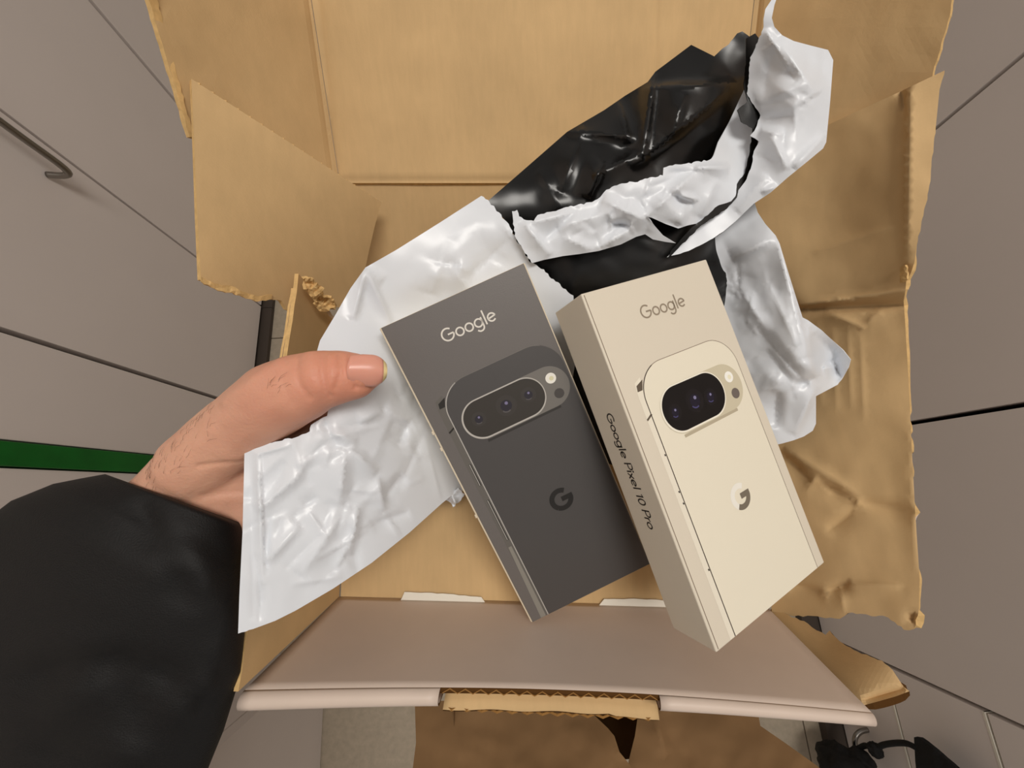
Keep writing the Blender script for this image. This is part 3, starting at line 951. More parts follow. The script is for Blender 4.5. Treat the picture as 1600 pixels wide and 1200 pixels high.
def ribbon(bm, pts, w, place):
    n = len(pts)
    closed = math.hypot(pts[0][0] - pts[-1][0], pts[0][1] - pts[-1][1]) < 1e-6
    L, R = [], []
    for i in range(n):
        if closed and i in (0, n - 1):
            a, b = pts[n - 2], pts[1]
        else:
            a, b = pts[max(i - 1, 0)], pts[min(i + 1, n - 1)]
        dx, dy = b[0] - a[0], b[1] - a[1]
        l = math.hypot(dx, dy) or 1
        nx, ny = -dy / l * w / 2, dx / l * w / 2
        L.append(bm.verts.new(place(pts[i][0] + nx, pts[i][1] + ny)))
        R.append(bm.verts.new(place(pts[i][0] - nx, pts[i][1] - ny)))
    for i in range(n - 1):
        bm.faces.new((L[i], R[i], R[i + 1], L[i + 1]))


def write(name, text, place, mt, parent, stroke=0.125):
    bm = bmesh.new()
    x = 0.0
    for ch in text:
        strokes, adv = GLYPH[ch]
        for s in strokes:
            ribbon(bm, [(x + a, b) for a, b in s], stroke, place)
        x += adv
    bmesh.ops.recalc_face_normals(bm, faces=bm.faces[:])
    return local(name, bm, mt, parent)


def text_width(t):
    return sum(GLYPH[c][1] for c in t)


def rrect(u0, v0, u1, v1, r, n=10):
    out = []
    for cx, cy, a in ((u0 + r, v0 + r, 180), (u1 - r, v0 + r, 270), (u1 - r, v1 - r, 0), (u0 + r, v1 - r, 90)):
        out += arc(cx, cy, r, a, a + 90, n)
    return out


def flat(name, pts, z, mt, parent):
    bm = bmesh.new()
    bm.faces.new([bm.verts.new((a / 1000, b / 1000, -z / 1000)) for a, b in pts])
    bmesh.ops.triangulate(bm, faces=bm.faces[:])
    return local(name, bm, mt, parent)


def line(name, pts, w, z, mt, parent):
    bm = bmesh.new()
    ribbon(bm, pts, w, lambda a, b: (a / 1000, b / 1000, -z / 1000))
    return local(name, bm, mt, parent)


def clip_bottom(pts, vmax):
    """outline cut off at the lower end of the face"""
    out = []
    for i in range(len(pts)):
        a, b = pts[i], pts[(i + 1) % len(pts)]
        if a[1] <= vmax: out.append(a)
        if (a[1] <= vmax) != (b[1] <= vmax):
            t = (vmax - a[1]) / (b[1] - a[1])
            out.append((a[0] + (b[0] - a[0]) * t, vmax))
    return out


def phone_box(name, label, R, T, w, h, d, c, art, cream_edges=False):
    """box standing in its own frame: x across the lid, y down the lid, z into the box (metres)"""
    Rw = M @ np.array(R)
    Tw = M @ np.array(T) + np.array([0, 0, CAM_H])
    root = empty(name)
    root.matrix_world = Matrix([[*Rw[0], Tw[0]], [*Rw[1], Tw[1]], [*Rw[2], Tw[2]], [0, 0, 0, 1]])
    tag(root, label, 'phone box', 'boxed phones in the carton')
    bpy.context.view_layer.update()
    bm = bmesh.new()
    bm_box(bm, (0, 0, 0), (w, h, d), 0.0006, 2)
    if cream_edges:
        local('tray', bm, c['edge'], root)
        bm = bmesh.new()
        bm_box(bm, (0.0011, 0.0002, -0.0005), (w - 0.0008, h - 0.0002, 0.0006), 0.0002, 1)
        local('lid_panel', bm, c['face'], root)
        z0 = 0.5
    else:
        local('body', bm, c['face'], root)
        z0 = 0.0
    W_, H_ = w * 1000, h * 1000
    A = art
    ph = flat('printed_phone', clip_bottom(rrect(A['l'], A['t'], A['r'], H_ + 60, 17), H_ - 0.5), z0 + 0.10, c['phone'], root)
    k = H_ - 0.5
    # side rail of the phone
    rail = [(A['l'] + 0.3, A['t'] + 15)] + [(A['l'] + 0.3, k), (A['l'] - A['rail'], k), (A['l'] - A['rail'], A['t'] + 12)] + \
           [(A['l'] - A['rail'] + 0.7, A['t'] + 6.5), (A['l'] + 1.6, A['t'] + 4.5)]
    flat('phone_rail', rail, z0 + 0.06, c['rail'], ph)
    flat('rail_cap', [(A['l'] - 2.8, A['t'] + 11.0), (A['l'] - 2.2, A['t'] + 8.0), (A['l'] + 2.6, A['t'] + 6.0), (A['l'] + 0.4, A['t'] + 11.0)], z0 + 0.08, c['cap'], ph)
    o = clip_bottom(rrect(A['l'], A['t'], A['r'], H_ + 60, 17), k)
    i0 = min(range(len(o)), key=lambda i: (o[i][1] < k - 1, o[i][0]))
    left = [(A['l'], k), (A['l'], A['t'] + 17)] + arc(A['l'] + 17, A['t'] + 17, 17, 180, 250, 12)
    top = arc(A['l'] + 17, A['t'] + 17, 17, 245, 270, 6) + arc(A['r'] - 17, A['t'] + 17, 17, 270, 300, 6)
    rgt = arc(A['r'] - 17, A['t'] + 17, 17, 298, 360, 10) + [(A['r'], k)]
    line('phone_outline', left, A['lw'], z0 + 0.14, c['outline_left'], ph)
    line('phone_outline', top, A['lw'] * 0.55, z0 + 0.14, c['outline_top'], ph)
    line('phone_outline', rgt, A['lw'] * 0.55, z0 + 0.14, c['outline_right'], ph)
    line('antenna_band', [(A['l'] - A['rail'], A['t'] + 25.5), (A['l'] + 0.4, A['t'] + 23.5)], 1.0, z0 + 0.12, c['cap'], ph)
    # camera bar
    b = A['bar']
    line('bar_shadow', [(b[0] + 9, b[3] + 0.9), (b[2] - 10, b[3] + 0.7)], 1.6, z0 + 0.16, c['barshadow'], ph)
    flat('camera_bar', rrect(b[0], b[1], b[2], b[3], (b[3] - b[1]) / 2 - 0.1, 14), z0 + 0.20, c['bar'], ph)
    wdw = A['window']
    flat('window_rim', rrect(wdw[0] - 1.0, wdw[1] - 0.7, wdw[2] + 0.6, wdw[3] + 0.9, (wdw[3] - wdw[1]) / 2 + 0.6, 14), z0 + 0.24, c['rim'], ph)
    flat('camera_window', rrect(wdw[0], wdw[1], wdw[2], wdw[3], (wdw[3] - wdw[1]) / 2 - 0.1, 14), z0 + 0.28, c['window'], ph)
    for (x, y, r) in A['lenses']:
        flat('lens_ring', arc(x, y, r, 0, 345, 22), z0 + 0.32, c['lensring'], ph)
        flat('lens', arc(x, y, r * 0.55, 0, 345, 18), z0 + 0.35, c['lens'], ph)
        flat('lens_glint', arc(x + r * 0.1, y - r * 0.22, r * 0.16, 0, 330, 10), z0 + 0.38, c['glint'], ph)
        line('lens_glint', arc(x - r * 0.05, y + r * 0.1, r * 0.5, 60, 150, 8), r * 0.12, z0 + 0.38, c['glint2'], ph)
    fx, fy = A['flash']
    flat('flash_lamp', arc(fx, fy, 3.1, 0, 345, 20), z0 + 0.30, c['flash'], ph)
    flat('flash_lamp', arc(fx + 0.3, fy + 0.2, 1.3, 0, 345, 14), z0 + 0.33, c['flash2'], ph)
    sx, sy = A['sensor']
    flat('sensor', arc(sx, sy, 2.9, 0, 345, 20), z0 + 0.30, c['sensor'], ph)
    for (va, vb_) in A['buttons']:
        u = A['l'] - A['rail'] * 0.42
        line('side_button', [(u, va), (u, vb_)], 1.3, z0 + 0.16, c['cap'], ph)
        line('side_button', [(u - 0.15, va + 0.2), (u - 0.15, vb_ - 0.2)], 0.55, z0 + 0.18, c['outline_left2'], ph)
    for v in A['ticks']:
        line('rail_mark', [(A['l'] - 0.9, v - 0.5), (A['l'] - 0.7, v + 0.5)], 0.7, z0 + 0.16, c['ink'], ph)
    # G emblem on the back of the phone
    gx, gy, gr = A['emblem']
    gl = arc(gx, gy, gr * 0.78, -52, -180, 12)
    gl2 = arc(gx, gy, gr * 0.78, 180, 128, 6)
    gl3 = arc(gx, gy, gr * 0.78, 128, 0, 14)
    line('emblem', gl + gl2[1:], gr * 0.42, z0 + 0.16, c['em1'], ph)
    line('emblem', gl3, gr * 0.42, z0 + 0.16, c['em2'], ph)
    line('emblem', [(gx + gr * 0.98, gy), (gx + gr * 0.02, gy)], gr * 0.42, z0 + 0.17, c['em2'], ph)
    # brand lettering
    tw = text_width('Google')
    u0, u1, base = A['text']
    s = (u1 - u0) / tw
    write('brand_lettering', 'Google', lambda a, b: ((u0 + a * s) / 1000, (base - b * s) / 1000, -(z0 + 0.1) / 1000), c['text'], root, 0.115)
    return root, z0


def ink(name, rgb, rough=0.5, spec=0.35, **k):
    return mat(name, rgb, rough=rough, spec=spec, **k)


beige = dict(face=mat('beige_card', (222, 212, 194), rough=0.5, spec=0.3, bump=0.05, bscale=1500), edge=None, phone=ink('beige_phone_print', (236, 228, 208)), rail=ink('beige_rail_print', (236, 228, 210), 0.4),
             cap=ink('beige_cap_print', (98, 86, 72)), outline_left=ink('outline_dark', (70, 58, 50)), outline_left2=ink('outline_pale', (235, 226, 206)), outline_top=ink('outline_brown', (120, 100, 84)),
             outline_right=ink('outline_brown_r', (120, 100, 88)), barshadow=ink('bar_underside_print', (186, 174, 150)), bar=ink('bar_print', (208, 198, 172)), rim=ink('rim_print', (244, 238, 222)), window=ink('window_black', (16, 12, 12), 0.35),
             lensring=ink('lens_ring_print', (26, 22, 24), 0.3), lens=ink('lens_print', (30, 26, 42), 0.3), glint=ink('lens_glint_print', (128, 124, 158)), glint2=ink('lens_glint_blue', (70, 66, 110)), flash=ink('flash_white', (250, 248, 240)), flash2=ink('flash_cream', (240, 234, 205)),
             sensor=ink('sensor_print', (112, 102, 96)), ink=ink('ink_black', (44, 38, 34)), em1=ink('emblem_white', (242, 238, 228)), em2=ink('emblem_grey', (122, 112, 98)), text=ink('lettering_taupe', (150, 136, 118)))
dark = dict(face=mat('charcoal_card', (108, 103, 100), rough=0.42, spec=0.45, bump=0.05, bscale=1500), edge=mat('cream_card_edge', (222, 208, 184), rough=0.6), phone=ink('charcoal_phone_print', (78, 75, 74), 0.42, 0.45), rail=ink('charcoal_rail_print', (104, 100, 95), 0.4),
            cap=ink('charcoal_cap_print', (44, 41, 38)), outline_left=ink('outline_silver', (176, 172, 166)), outline_left2=ink('outline_silver2', (160, 156, 150)), outline_top=ink('outline_grey', (120, 115, 110)),
            outline_right=ink('outline_grey_r', (88, 84, 82)), barshadow=ink('bar_underside_dark', (58, 55, 53)), bar=ink('bar_grey_print', (118, 114, 109)), rim=ink('rim_silver', (188, 183, 176)), window=ink('window_charcoal', (62, 58, 54), 0.4),
            lensring=ink('lens_ring_dark', (66, 62, 59), 0.4), lens=ink('lens_dark', (50, 47, 54), 0.4), glint=ink('lens_glint_violet', (124, 118, 150)), glint2=ink('lens_glint_grey', (92, 88, 88)), flash=ink('flash_dark_white', (240, 236, 226)), flash2=ink('flash_dark_cream', (222, 216, 180)),
            sensor=ink('sensor_dark', (76, 72, 70)), ink=ink('ink_dark', (30, 28, 26)), em1=ink('emblem_black', (40, 38, 37)), em2=ink('emblem_black2', (38, 36, 35)), text=ink('lettering_silver', (226, 220, 210)))

RB = [[0.87233291, 0.34628649, -0.34513906], [-0.30944116, 0.93759785, 0.15860783], [0.37852538, -0.0315586, 0.92505275]]
TB = [0.033372046795472995, -0.04365219369440834, 0.19240235968337135]
pb, z0 = phone_box('phone_box', 'beige phone box leaning on the darker one, with product lettering on its side', RB, TB, 0.08855, 0.1815, 0.02823, beige,
                   dict(l=13.6, t=43.5, r=82.0, rail=3.4, lw=0.5, bar=(19.4, 57.6, 79.0, 83.2), window=(20.6, 58.4, 64.5, 81.8), lenses=[(28.0, 71.0, 4.2), (42.8, 69.8, 6.2), (53.8, 71.4, 4.6)],
                        flash=(71.4, 66.0), sensor=(71.8, 75.6), buttons=[], ticks=[88, 107, 113, 147], emblem=(48.5, 125.0, 7.0), text=(30.0, 61.6, 21.6)))
line('crease_shade_line', [(1.5, 1.0), (1.7, 180.6)], 0.35, 0.08, beige['outline_top'], pb)  # crease beside the lid edge, its shade drawn as a thin brown line
s = (123.0 - 60.0) / text_width('Google Pixel 10 Pro')
write('side_lettering', 'Google Pixel 10 Pro', lambda a, b: (-0.0001, (60.2 + a * s) / 1000, (16.6 - b * s * 0.98) / 1000), beige['ink'], pb, 0.13)
RD = [[0.9049591, 0.40699691, -0.12410696], [-0.42332541, 0.89062951, -0.1660562], [0.04294896, 0.2028117, 0.97827542]]
TD = [-0.0694525998582228, -0.02890546918851307, 0.2073944886196001]
pd, z0 = phone_box('phone_box', 'charcoal phone box with pale cut edges lying beneath the beige one', RD, TD, 0.08422, 0.2, 0.0275, dark,
                   dict(l=12.0, t=41.5, r=82.6, rail=4.0, lw=0.6, bar=(16.6, 55.4, 81.4, 79.6), window=(17.6, 56.3, 66.0, 78.2), lenses=[(26.2, 66.8, 4.2), (43.2, 66.4, 6.0), (57.0, 66.2, 4.4)],
                        flash=(72.3, 63.0), sensor=(73.4, 73.0), buttons=[(88.4, 103.0), (112.8, 141.4)], ticks=[], emblem=(49.4, 132.7, 7.4), text=(27.2, 58.8, 21.2)), True)
flat('rail_sheen', [(8.6, 146), (10.6, 146), (10.4, 199.4), (7.0, 199.4)], 0.5 + 0.12, ink('rail_sheen_print', (138, 134, 126)), pd)
for v in (62.0, 72.5, 118.0):
    bm = bmesh.new()
    bm_box(bm, (-0.0006, v / 1000, -0.0006), (0.0009, v / 1000 + 0.0022, 0.0010), 0.0003, 1)
    local('card_burr', bm, dark['edge'], pd)

# ================================================================== the person's left hand and sleeve
person = empty('person', (-0.28, -0.3, 0.62))
tag(person, 'person in a black jacket gripping the white bag with a bare hand', 'person')
bpy.context.view_layer.update()


def bm_limb(bm, pts, seg=14):
    """tapered round limb through (point, radius) stations, with round ends"""
    st = []
    for i in range(len(pts) - 1):
        (a, ra), (b, rb) = pts[i], pts[i + 1]
        for j in range(4):
            t = j / 4
            st.append((a.lerp(b, t), ra + (rb - ra) * t))
    st.append(pts[-1])
    P_ = [q[0] for q in st]; R_ = [q[1] for q in st]
    d0 = (P_[0] - P_[1]).normalized(); d1 = (P_[-1] - P_[-2]).normalized()
    pre = [(P_[0] + d0 * R_[0] * math.sin(a), max(R_[0] * math.cos(a), 1e-4)) for a in (1.5, 1.2, 0.8, 0.4)]
    post = [(P_[-1] + d1 * R_[-1] * math.sin(a), max(R_[-1] * math.cos(a), 1e-4)) for a in (0.4, 0.8, 1.2, 1.5)]
    allp = pre + list(zip(P_, R_)) + post
    bm_tube(bm, [q[0] for q in allp], [q[1] for q in allp], seg)


bm = bmesh.new()


def J(x, y, Z, r):
    return (P(x, y, Z), r)


bm_limb(bm, [J(580, 580, 0.1820, 0.0074), J(569, 583, 0.1815, 0.0096), J(556, 587, 0.1808, 0.0110), J(530, 589, 0.1798, 0.0122), J(500, 594, 0.1795, 0.0138), J(470, 606, 0.1805, 0.0158), J(435, 622, 0.1835, 0.0172),
             J(395, 652, 0.188, 0.0168), J(350, 692, 0.194, 0.0180), J(310, 730, 0.199, 0.0190)], 20)
bm_limb(bm, [J(350, 694, 0.200, 0.0175), J(302, 745, 0.203, 0.0195), J(268, 800, 0.206, 0.0245), J(215, 900, 0.212, 0.028)], 20)
# palm and the four metacarpals running under the film
for mx, my, mz, mr in ((425, 672, 0.211, 0.0140), (436, 716, 0.212, 0.0145), (430, 768, 0.210, 0.0138), (412, 812, 0.208, 0.0128)):
    bm_limb(bm, [J(320 + (mx - 320) * 0.15, 760 + (my - 760) * 0.3, 0.205, 0.0185), J((mx + 340) / 2, (my + 750) / 2, 0.208, 0.0170), J(mx, my, mz, mr)], 16)
# fingers, bent, reaching under the film to hold it against the thumb
fing = [[(425, 672, .211, .0120), (490, 664, .2190, .0100), (535, 650, .2220, .0092), (565, 640, .2230, .0080)],
        [(436, 716, .212, .0120), (505, 716, .2210, .0100), (555, 704, .2270, .0092), (585, 690, .2310, .0080)],
        [(430, 768, .210, .0115), (495, 774, .2160, .0098), (545, 766, .2220, .0088), (575, 754, .2260, .0078)],
        [(412, 812, .208, .0100), (462, 826, .2080, .0086), (500, 822, .2130, .0077), (525, 812, .2160, .0068)]]
for f in fing:
    bm_limb(bm, [J(*q) for q in f], 14)
bmesh.ops.recalc_face_normals(bm, faces=bm.faces[:])
me = bpy.data.meshes.new('hand_raw')
bm.to_mesh(me); bm.free()
raw = bpy.data.objects.new('hand_raw', me)
COL.objects.link(raw)
md = raw.modifiers.new('r', 'REMESH'); md.mode = 'VOXEL'; md.voxel_size = 0.0009
md = raw.modifiers.new('s', 'SMOOTH'); md.factor = 0.6; md.iterations = 26
dg = bpy.context.evaluated_depsgraph_get()
hm = bpy.data.meshes.new_from_object(raw.evaluated_get(dg))
bpy.data.objects.remove(raw)


def seg_d(p, a, b):
    ab = b - a
    t = max(0, min(1, (p - a).dot(ab) / ab.dot(ab)))
    return (p - a - ab * t).length, t


# skin relief: knuckle folds, wrist crease, tendon
hand_folds = [((468, 548), (462, 575), (468, 600), (484, 622), -0.0006, 4.0), ((506, 556), (503, 580), (508, 605), (516, 618), -0.0006, 3.5), ((530, 556), (533, 580), (524, 606), -0.0006, 3.5),
              ((486, 556), (484, 582), (494, 606), 0.0009, 13.0), ((519, 560), (518, 590), (515, 610), 0.0005, 8.0), ((547, 556), (545, 580), (556, 606), -0.0007, 4.0), ((556, 606), (590, 606), -0.0005, 4.0),
              ((448, 566), (442, 600), (455, 628), -0.0003, 6.0), ((310, 728), (345, 724), (380, 722), -0.0006, 4.0), ((270, 735), (310, 690), (360, 645), (410, 600), 0.0009, 16.0), ((380, 640), (405, 610), (430, 585), -0.0006, 10.0),
              ((320, 775), (350, 770), (380, 768), -0.0004, 5.0), ((352, 628), (400, 592), (440, 566), 0.0010, 9.0)]
eye = Vector((0, 0, CAM_H))
hm.update()
co = np.empty(len(hm.vertices) * 3); hm.vertices.foreach_get('co', co); co = co.reshape(-1, 3)
nn = np.array([tuple(v.normal) for v in hm.vertices])
dirs = np.array(eye) - co
facing = (nn * dirs).sum(1) / np.linalg.norm(dirs, axis=1)
pc = (co - np.array(eye)) @ M            # camera coordinates
hx_, hy_ = 800 + F * pc[:, 0] / pc[:, 2], 600 + F * pc[:, 1] / pc[:, 2]
dsp = np.zeros(len(co))
for *pl, h_, w_ in hand_folds:
    best = np.full(len(co), 1e9)
    for a, b in zip(pl, pl[1:]):
        dx, dy = b[0] - a[0], b[1] - a[1]
        L2 = dx * dx + dy * dy
        if L2 < 1e-6:
            continue
        t = np.clip(((hx_ - a[0]) * dx + (hy_ - a[1]) * dy) / L2, 0, 1)
        best = np.minimum(best, np.hypot(hx_ - a[0] - t * dx, hy_ - a[1] - t * dy))
    dsp += h_ * np.exp(-(best / w_) ** 2)
dsp *= np.clip(facing * 3, 0, 1) * (pc[:, 2] < 0.2)
dsp += np.array([0.00025 * noise.noise(Vector(c_) * 150) for c_ in co])
co = co + nn * dsp[:, None]
hm.vertices.foreach_set('co', co.ravel())
hm.update()
body = link('hand_and_forearm', hm, MSKIN, person, True)

# thumbnail: a curved plate bedded in the tip
na, nb = P(548, 579, 0.1702), P(603, 581, 0.1762)
nax = (nb - na).normalized()
nout = (eye - na); nout = (nout - nax * nout.dot(nax)).normalized()
nside = nax.cross(nout)
tilt = Matrix.Rotation(0.10, 3, nax)
nout = tilt @ nout; nside = tilt @ nside


def nail(name, t0, t1, mt, lift):
    bm = bmesh.new()
    nu, nv = 14, 12
    Ln = (nb - na).length
    g = []
    for i in range(nu + 1):
        t = t0 + (t1 - t0) * i / nu
        hw = 0.0071 * (1 - max(0, (t - 0.55) / 0.62) ** 2.6) * (0.90 + 0.10 * min(1, t * 3))
        row = []
        for j in range(nv + 1):
            a = (j / nv * 2 - 1)
            back = 0.0016 * (1 - a * a) * (1 - min(1, t * 4))
            row.append(bm.verts.new(na + nax * (t * Ln - back) + nside * (a * hw) + nout * (lift - 0.0034 * a * a - 0.0016 * max(0, t - 0.5) ** 2 * 2)))
        g.append(row)
    for i in range(nu):
        for j in range(nv):
            bm.faces.new((g[i][j], g[i][j + 1], g[i + 1][j + 1], g[i + 1][j]))
    bm.normal_update()
    if bm.faces[:][40].normal.dot(nout) < 0:
        bmesh.ops.reverse_faces(bm, faces=bm.faces[:])
    bm.normal_update()
    top = list(bm.verts)
    bl = [(e.link_loops[0].vert, e.link_loops[0].link_loop_next.vert) for e in bm.edges if e.is_boundary]
    off = {v: bm.verts.new(v.co - nout * 0.0012) for v in top}
    for f in list(bm.faces):
        bm.faces.new([off[v] for v in reversed(f.verts)])
    for a, b in bl:
        bm.faces.new((b, a, off[a], off[b]))
    return from_bm(name, bm, mt, person, True)


nl = nail('thumbnail', 0.0, 0.93, MNAIL, 0.0012)
tag(nl, 'short pink thumbnail')
tag(nail('thumbnail_edge', 0.90, 1.04, MNAILW, 0.0011), 'pale free edge of the thumbnail')
# dark hairs on the wrist and below the thumb knuckle
rngh = random.Random(9)
from mathutils.bvhtree import BVHTree
bvh = BVHTree.FromPolygons([v.co for v in hm.vertices], [p.vertices[:] for p in hm.polygons])
bm = bmesh.new()
spots = [(rngh.uniform(225, 335), None) for _ in range(60)] + [(rngh.uniform(415, 445), 1) for _ in range(9)]
for x, k in spots:
    if k is None:
        y = 975 - x * 0.98 + rngh.triangular(-26, 40, -10)
    else:
        y = rngh.uniform(592, 616)
    dvec = (P(x, y, 1.0) - eye).normalized()
    hit, nrm, idx, dist = bvh.ray_cast(eye, dvec)
    if hit is None:
        continue
    tdir = (P(x + 20, y - 26 + rngh.uniform(-14, 14), 0.2) - P(x, y, 0.2)).normalized()
    tdir = (tdir - nrm * tdir.dot(nrm)).normalized()
    L = rngh.uniform(0.003, 0.0065)
    sd = nrm.cross(tdir) * rngh.uniform(-0.0015, 0.0015)
    bm_tube(bm, [hit - nrm * 0.0002, hit + tdir * L * 0.5 + nrm * 0.0006, hit + tdir * L + nrm * 0.0004 + sd], [0.00004, 0.00004, 0.00002], 4)
tag(from_bm('arm_hair', bm, MHAIR, person), kind='stuff')

# sleeve of the jacket, seen down to the cuff
rings = [((170, 744), (380, 826), .206), ((165, 741), (379, 818), .206), ((128, 748), (381, 860), .204), ((85, 757), (382, 905), .202), ((20, 784), (381, 965), .200), ((-60, 846), (374, 1050), .198),
         ((-120, 950), (347, 1140), .197), ((-160, 1070), (312, 1228), .196), ((-190, 1190), (280, 1330), .196), ((-215, 1320), (250, 1430), .197)]
NS = 72
rs_ = []
for i in range(len(rings) - 1):
    for j in range(6 if i else 2):
        t = j / (6 if i else 2)
        a, b = rings[i], rings[i + 1]
        rs_.append(tuple(tuple(a[m][n] * (1 - t) + b[m][n] * t for n in range(2)) for m in range(2)) + (a[2] * (1 - t) + b[2] * t, i + t))
folds = crease_fn([(215, 775, 250, 860, -0.010, 34), (250, 860, 290, 900, 0.008, 26), (255, 850, 300, 950, -0.010, 22), (295, 840, 330, 930, 0.006, 34), (20, 1000, 200, 1010, 0.006, 40), (20, 1060, 130, 1025, -0.014, 26), (130, 1025, 230, 1030, -0.014, 24),
                   (230, 1030, 290, 1075, -0.012, 22), (60, 1115, 150, 1060, 0.010, 26), (200, 1050, 235, 1140, -0.010, 22), (250, 1130, 330, 1050, 0.010, 24), (290, 1085, 330, 1100, -0.010, 18), (10, 880, 220, 960, 0.003, 70), (150, 1150, 240, 1190, 0.008, 24), (40, 1150, 120, 1180, -0.008, 24), (300, 1080, 365, 960, 0.004, 14)])
bm = bmesh.new()
rows = []
for L_, R_, Zc, ti in rs_:
    a = P(L_[0], L_[1], Zc); b = P(R_[0], R_[1], Zc)
    c = (a + b) / 2
    hx = (a - b) / 2
    dep = (c - eye).normalized()
    hz = dep * (0.036 + 0.004 * min(ti, 4) if ti > 1 else 0.036)
    row = []
    for k in range(NS):
        th = 2 * math.pi * k / NS
        q = c + hx * math.cos(th) + hz * math.sin(th)
        pc = np.linalg.inv(M) @ np.array(q - eye)
        sx, sy = 800 + F * pc[0] / pc[2], 600 + F * pc[1] / pc[2]
        near = max(0, -math.sin(th))
        n_ = (hx.normalized() * math.cos(th) + dep * math.sin(th))
        q = q + n_ * (0.55 * folds([(sx, sy)])[0] * near + 0.0022 * noise.noise(q * 22) * near)
        row.append(bm.verts.new(q))
    rows.append(row)
for r0, r1 in zip(rows, rows[1:]):
    for k in range(NS):
        bm.faces.new((r0[k], r0[(k + 1) % NS], r1[(k + 1) % NS], r1[k]))
# upper arm beyond the elbow, running back to the shoulder
last = [v.co.copy() for v in rows[-1]]
lc_ = sum(last, Vector()) / NS
prev = rows[-1]
for off_, sc in (((-0.02, -0.06, -0.005), 1.02), ((-0.03, -0.12, 0.0), 1.0), ((-0.03, -0.19, 0.03), 0.98), ((-0.02, -0.26, 0.10), 0.97), ((0.0, -0.33, 0.20), 1.0), ((0.02, -0.39, 0.32), 1.05), ((0.03, -0.42, 0.42), 1.0), ((0.03, -0.43, 0.47), 0.7), ((0.03, -0.43, 0.49), 0.2)):
    o_ = Vector(off_)
    bend = Matrix.Rotation(-min(1.1, max(0, -o_.y - 0.10) * 3.2), 3, 'X')
    nr = [bm.verts.new(lc_ + o_ + (bend @ (p_ - lc_)) * sc) for p_ in last]
    for k in range(NS):
        bm.faces.new((prev[k], prev[(k + 1) % NS], nr[(k + 1) % NS], nr[k]))
    prev = nr
bm.faces.new(prev)
# turned-in hem at the cuff
c0 = sum((v.co for v in rows[0]), Vector()) / NS
dirn = (sum((v.co for v in rows[8]), Vector()) / NS - c0).normalized()
prev = rows[0]
for sc, push in ((0.97, 0.001), (0.94, 0.010), (0.93, 0.05)):
    nr = [bm.verts.new(c0 + (v.co - c0) * sc + dirn * push) for v in rows[0]]
    for k in range(NS):
        bm.faces.new((nr[k], nr[(k + 1) % NS], prev[(k + 1) % NS], prev[k]))
    prev = nr
bmesh.ops.recalc_face_normals(bm, faces=bm.faces[:])
tag(from_bm('jacket_sleeve', bm, MJACK, person, True), 'black jacket sleeve with soft folds')

# ================================================================== paper bag under the carton
pbag = empty('paper_bag', (0.1, -0.22, 0))
tag(pbag, 'creased brown paper bag standing under the front of the carton', 'paper bag')
bpy.context.view_layer.update()
lo = onz(705, 1130, 0.635); hi = onz(1150, 1130, 0.635)
y_front = onz(900, 1222, 0.635).y
bm = bmesh.new()
N = 10
x0, x1, y0, y1 = lo.x, hi.x, y_front, 0.02
zt = 0.618
ringpts = []
per = [(x0 + (x1 - x0) * i / N, y0) for i in range(N)] + [(x1, y0 + (y1 - y0) * i / N) for i in range(N)] + \
      [(x1 - (x1 - x0) * i / N, y1) for i in range(N)] + [(x0, y1 - (y1 - y0) * i / N) for i in range(N)]
prev = None
for zi in range(13):
    z = zt * zi / 12
    row = []
    for k, (a, b) in enumerate(per):
        nz = noise.noise(Vector((a * 14, b * 14, z * 9)))
        yy = b
        z2 = z
        row.append(bm.verts.new((a + 0.004 * nz, yy + 0.004 * noise.noise(Vector((a * 11, z * 8, b * 5 + 4))), z2)))
    if prev:
        for k in range(len(per)):
            bm.faces.new((prev[k], prev[(k + 1) % len(per)], row[(k + 1) % len(per)], row[k]))
    else:
        bm.faces.new(row[::-1])
    prev = row
bmesh.ops.recalc_face_normals(bm, faces=bm.faces[:])
from_bm('bag_body', bm, MPAPER, pbag)
PM = (MPAPER, MPAPER, MPAPER)
sheet('folded_flap', [(648, 1095), (905, 1095), (950, 1138), (960, 1150), (968, 1175), (985, 1196), (1000, 1240), (640, 1240), (650, 1160)],
      [(648, 1095, 0.292), (905, 1095, 0.290), (1000, 1240, 0.246), (640, 1240, 0.250), (960, 1150, 0.268)], PM, pbag, step=10, thick=0.0006, smooth=True, wob=0.002, wobscale=60,
      creases=[(900, 1120, 980, 1240, 0.003, 30), (760, 1110, 770, 1240, -0.002, 50)])
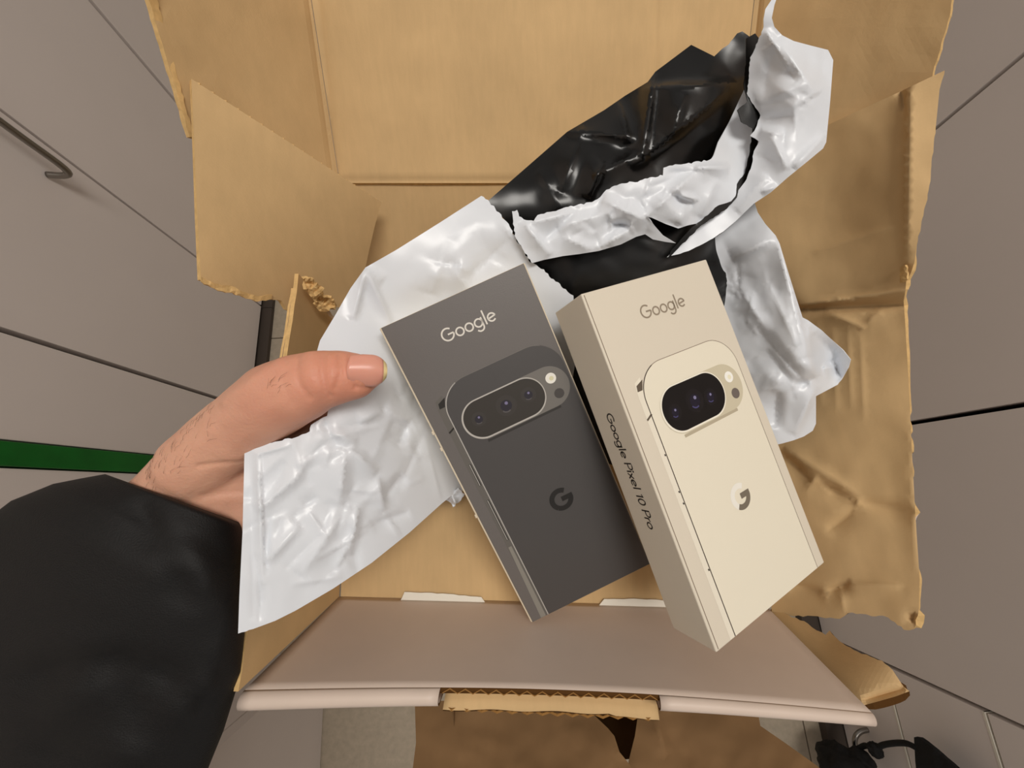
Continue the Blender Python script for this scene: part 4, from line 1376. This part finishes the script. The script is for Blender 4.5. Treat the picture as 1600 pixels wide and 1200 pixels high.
sheet('folded_flap', [(1000, 1095), (1182, 1100), (1188, 1134), (1230, 1163), (1276, 1196), (1330, 1240), (985, 1240), (982, 1190), (992, 1150)],
      [(1000, 1095, 0.291), (1182, 1100, 0.288), (1330, 1240, 0.240), (985, 1240, 0.252), (992, 1150, 0.274)], PM, pbag, step=10, thick=0.0006, smooth=True, wob=0.002, wobscale=60, seed=2,
      creases=[(1020, 1110, 1040, 1180, 0.004, 14), (1040, 1110, 1100, 1240, -0.003, 30)])

# ================================================================== black drawstring pouch by the lower right locker
pouch = empty('drawstring_pouch', (0.60, -0.60, 0.02))
tag(pouch, 'black fabric pouch with a knotted cord beside the lower right locker handle', 'pouch')
bpy.context.view_layer.update()


def lump(name, c, r, sc, seed, parent, mt=MBLACKF):
    bm = bmesh.new()
    bmesh.ops.create_icosphere(bm, subdivisions=4, radius=1.0)
    for v in bm.verts:
        n = v.co.normalized()
        k = 1 + 0.22 * noise.noise(n * 2.2 + Vector((seed, 0, 0))) + 0.12 * noise.noise(n * 6 + Vector((0, seed, 0)))
        v.co = Vector(c) + Vector((n.x * r[0], n.y * r[1], n.z * r[2])) * k
    return from_bm(name, bm, mt, parent, True)


def onx(x, y, xw):
    r = Vector(M @ np.array([(x - 800) / F, (y - 600) / F, 1.0]))
    return eye + r * (xw / r.x)


lump('pouch_body', onx(1322, 1206, 0.575), (0.035, 0.036, 0.052), 1, 3, pouch)
lump('gathered_neck', onx(1345, 1186, 0.595), (0.016, 0.014, 0.024), 1, 6, pouch)
bm = bmesh.new()
bm_tube(bm, smooth_path([onx(1338, 1172, 0.600), onx(1352, 1165, 0.602), onx(1366, 1170, 0.603), onx(1380, 1164, 0.604), onx(1400, 1161, 0.606), onx(1418, 1162, 0.607), onx(1434, 1170, 0.608)], 6), 0.0042, 10)
from_bm('cord', bm, MBLACKF, pouch, True)
lump('cord_knot', onx(1368, 1172, 0.602), (0.010, 0.011, 0.011), 1, 9, pouch)
# stiff triangular tab hanging from the cord
fz2 = [(1428, 1152), (1436, 1152), (1452, 1164), (1492, 1198), (1540, 1245), (1436, 1245), (1430, 1190)]
dz = [(a, b, (onx(a, b, 0.605) - eye).dot(Vector(fwd))) for a, b in fz2]
sheet('pouch_tab', fz2, dz, (MBLACKF, MBLACKF, MBLACKF), pouch, step=8, thick=0.006, wob=0.004, wobscale=40)
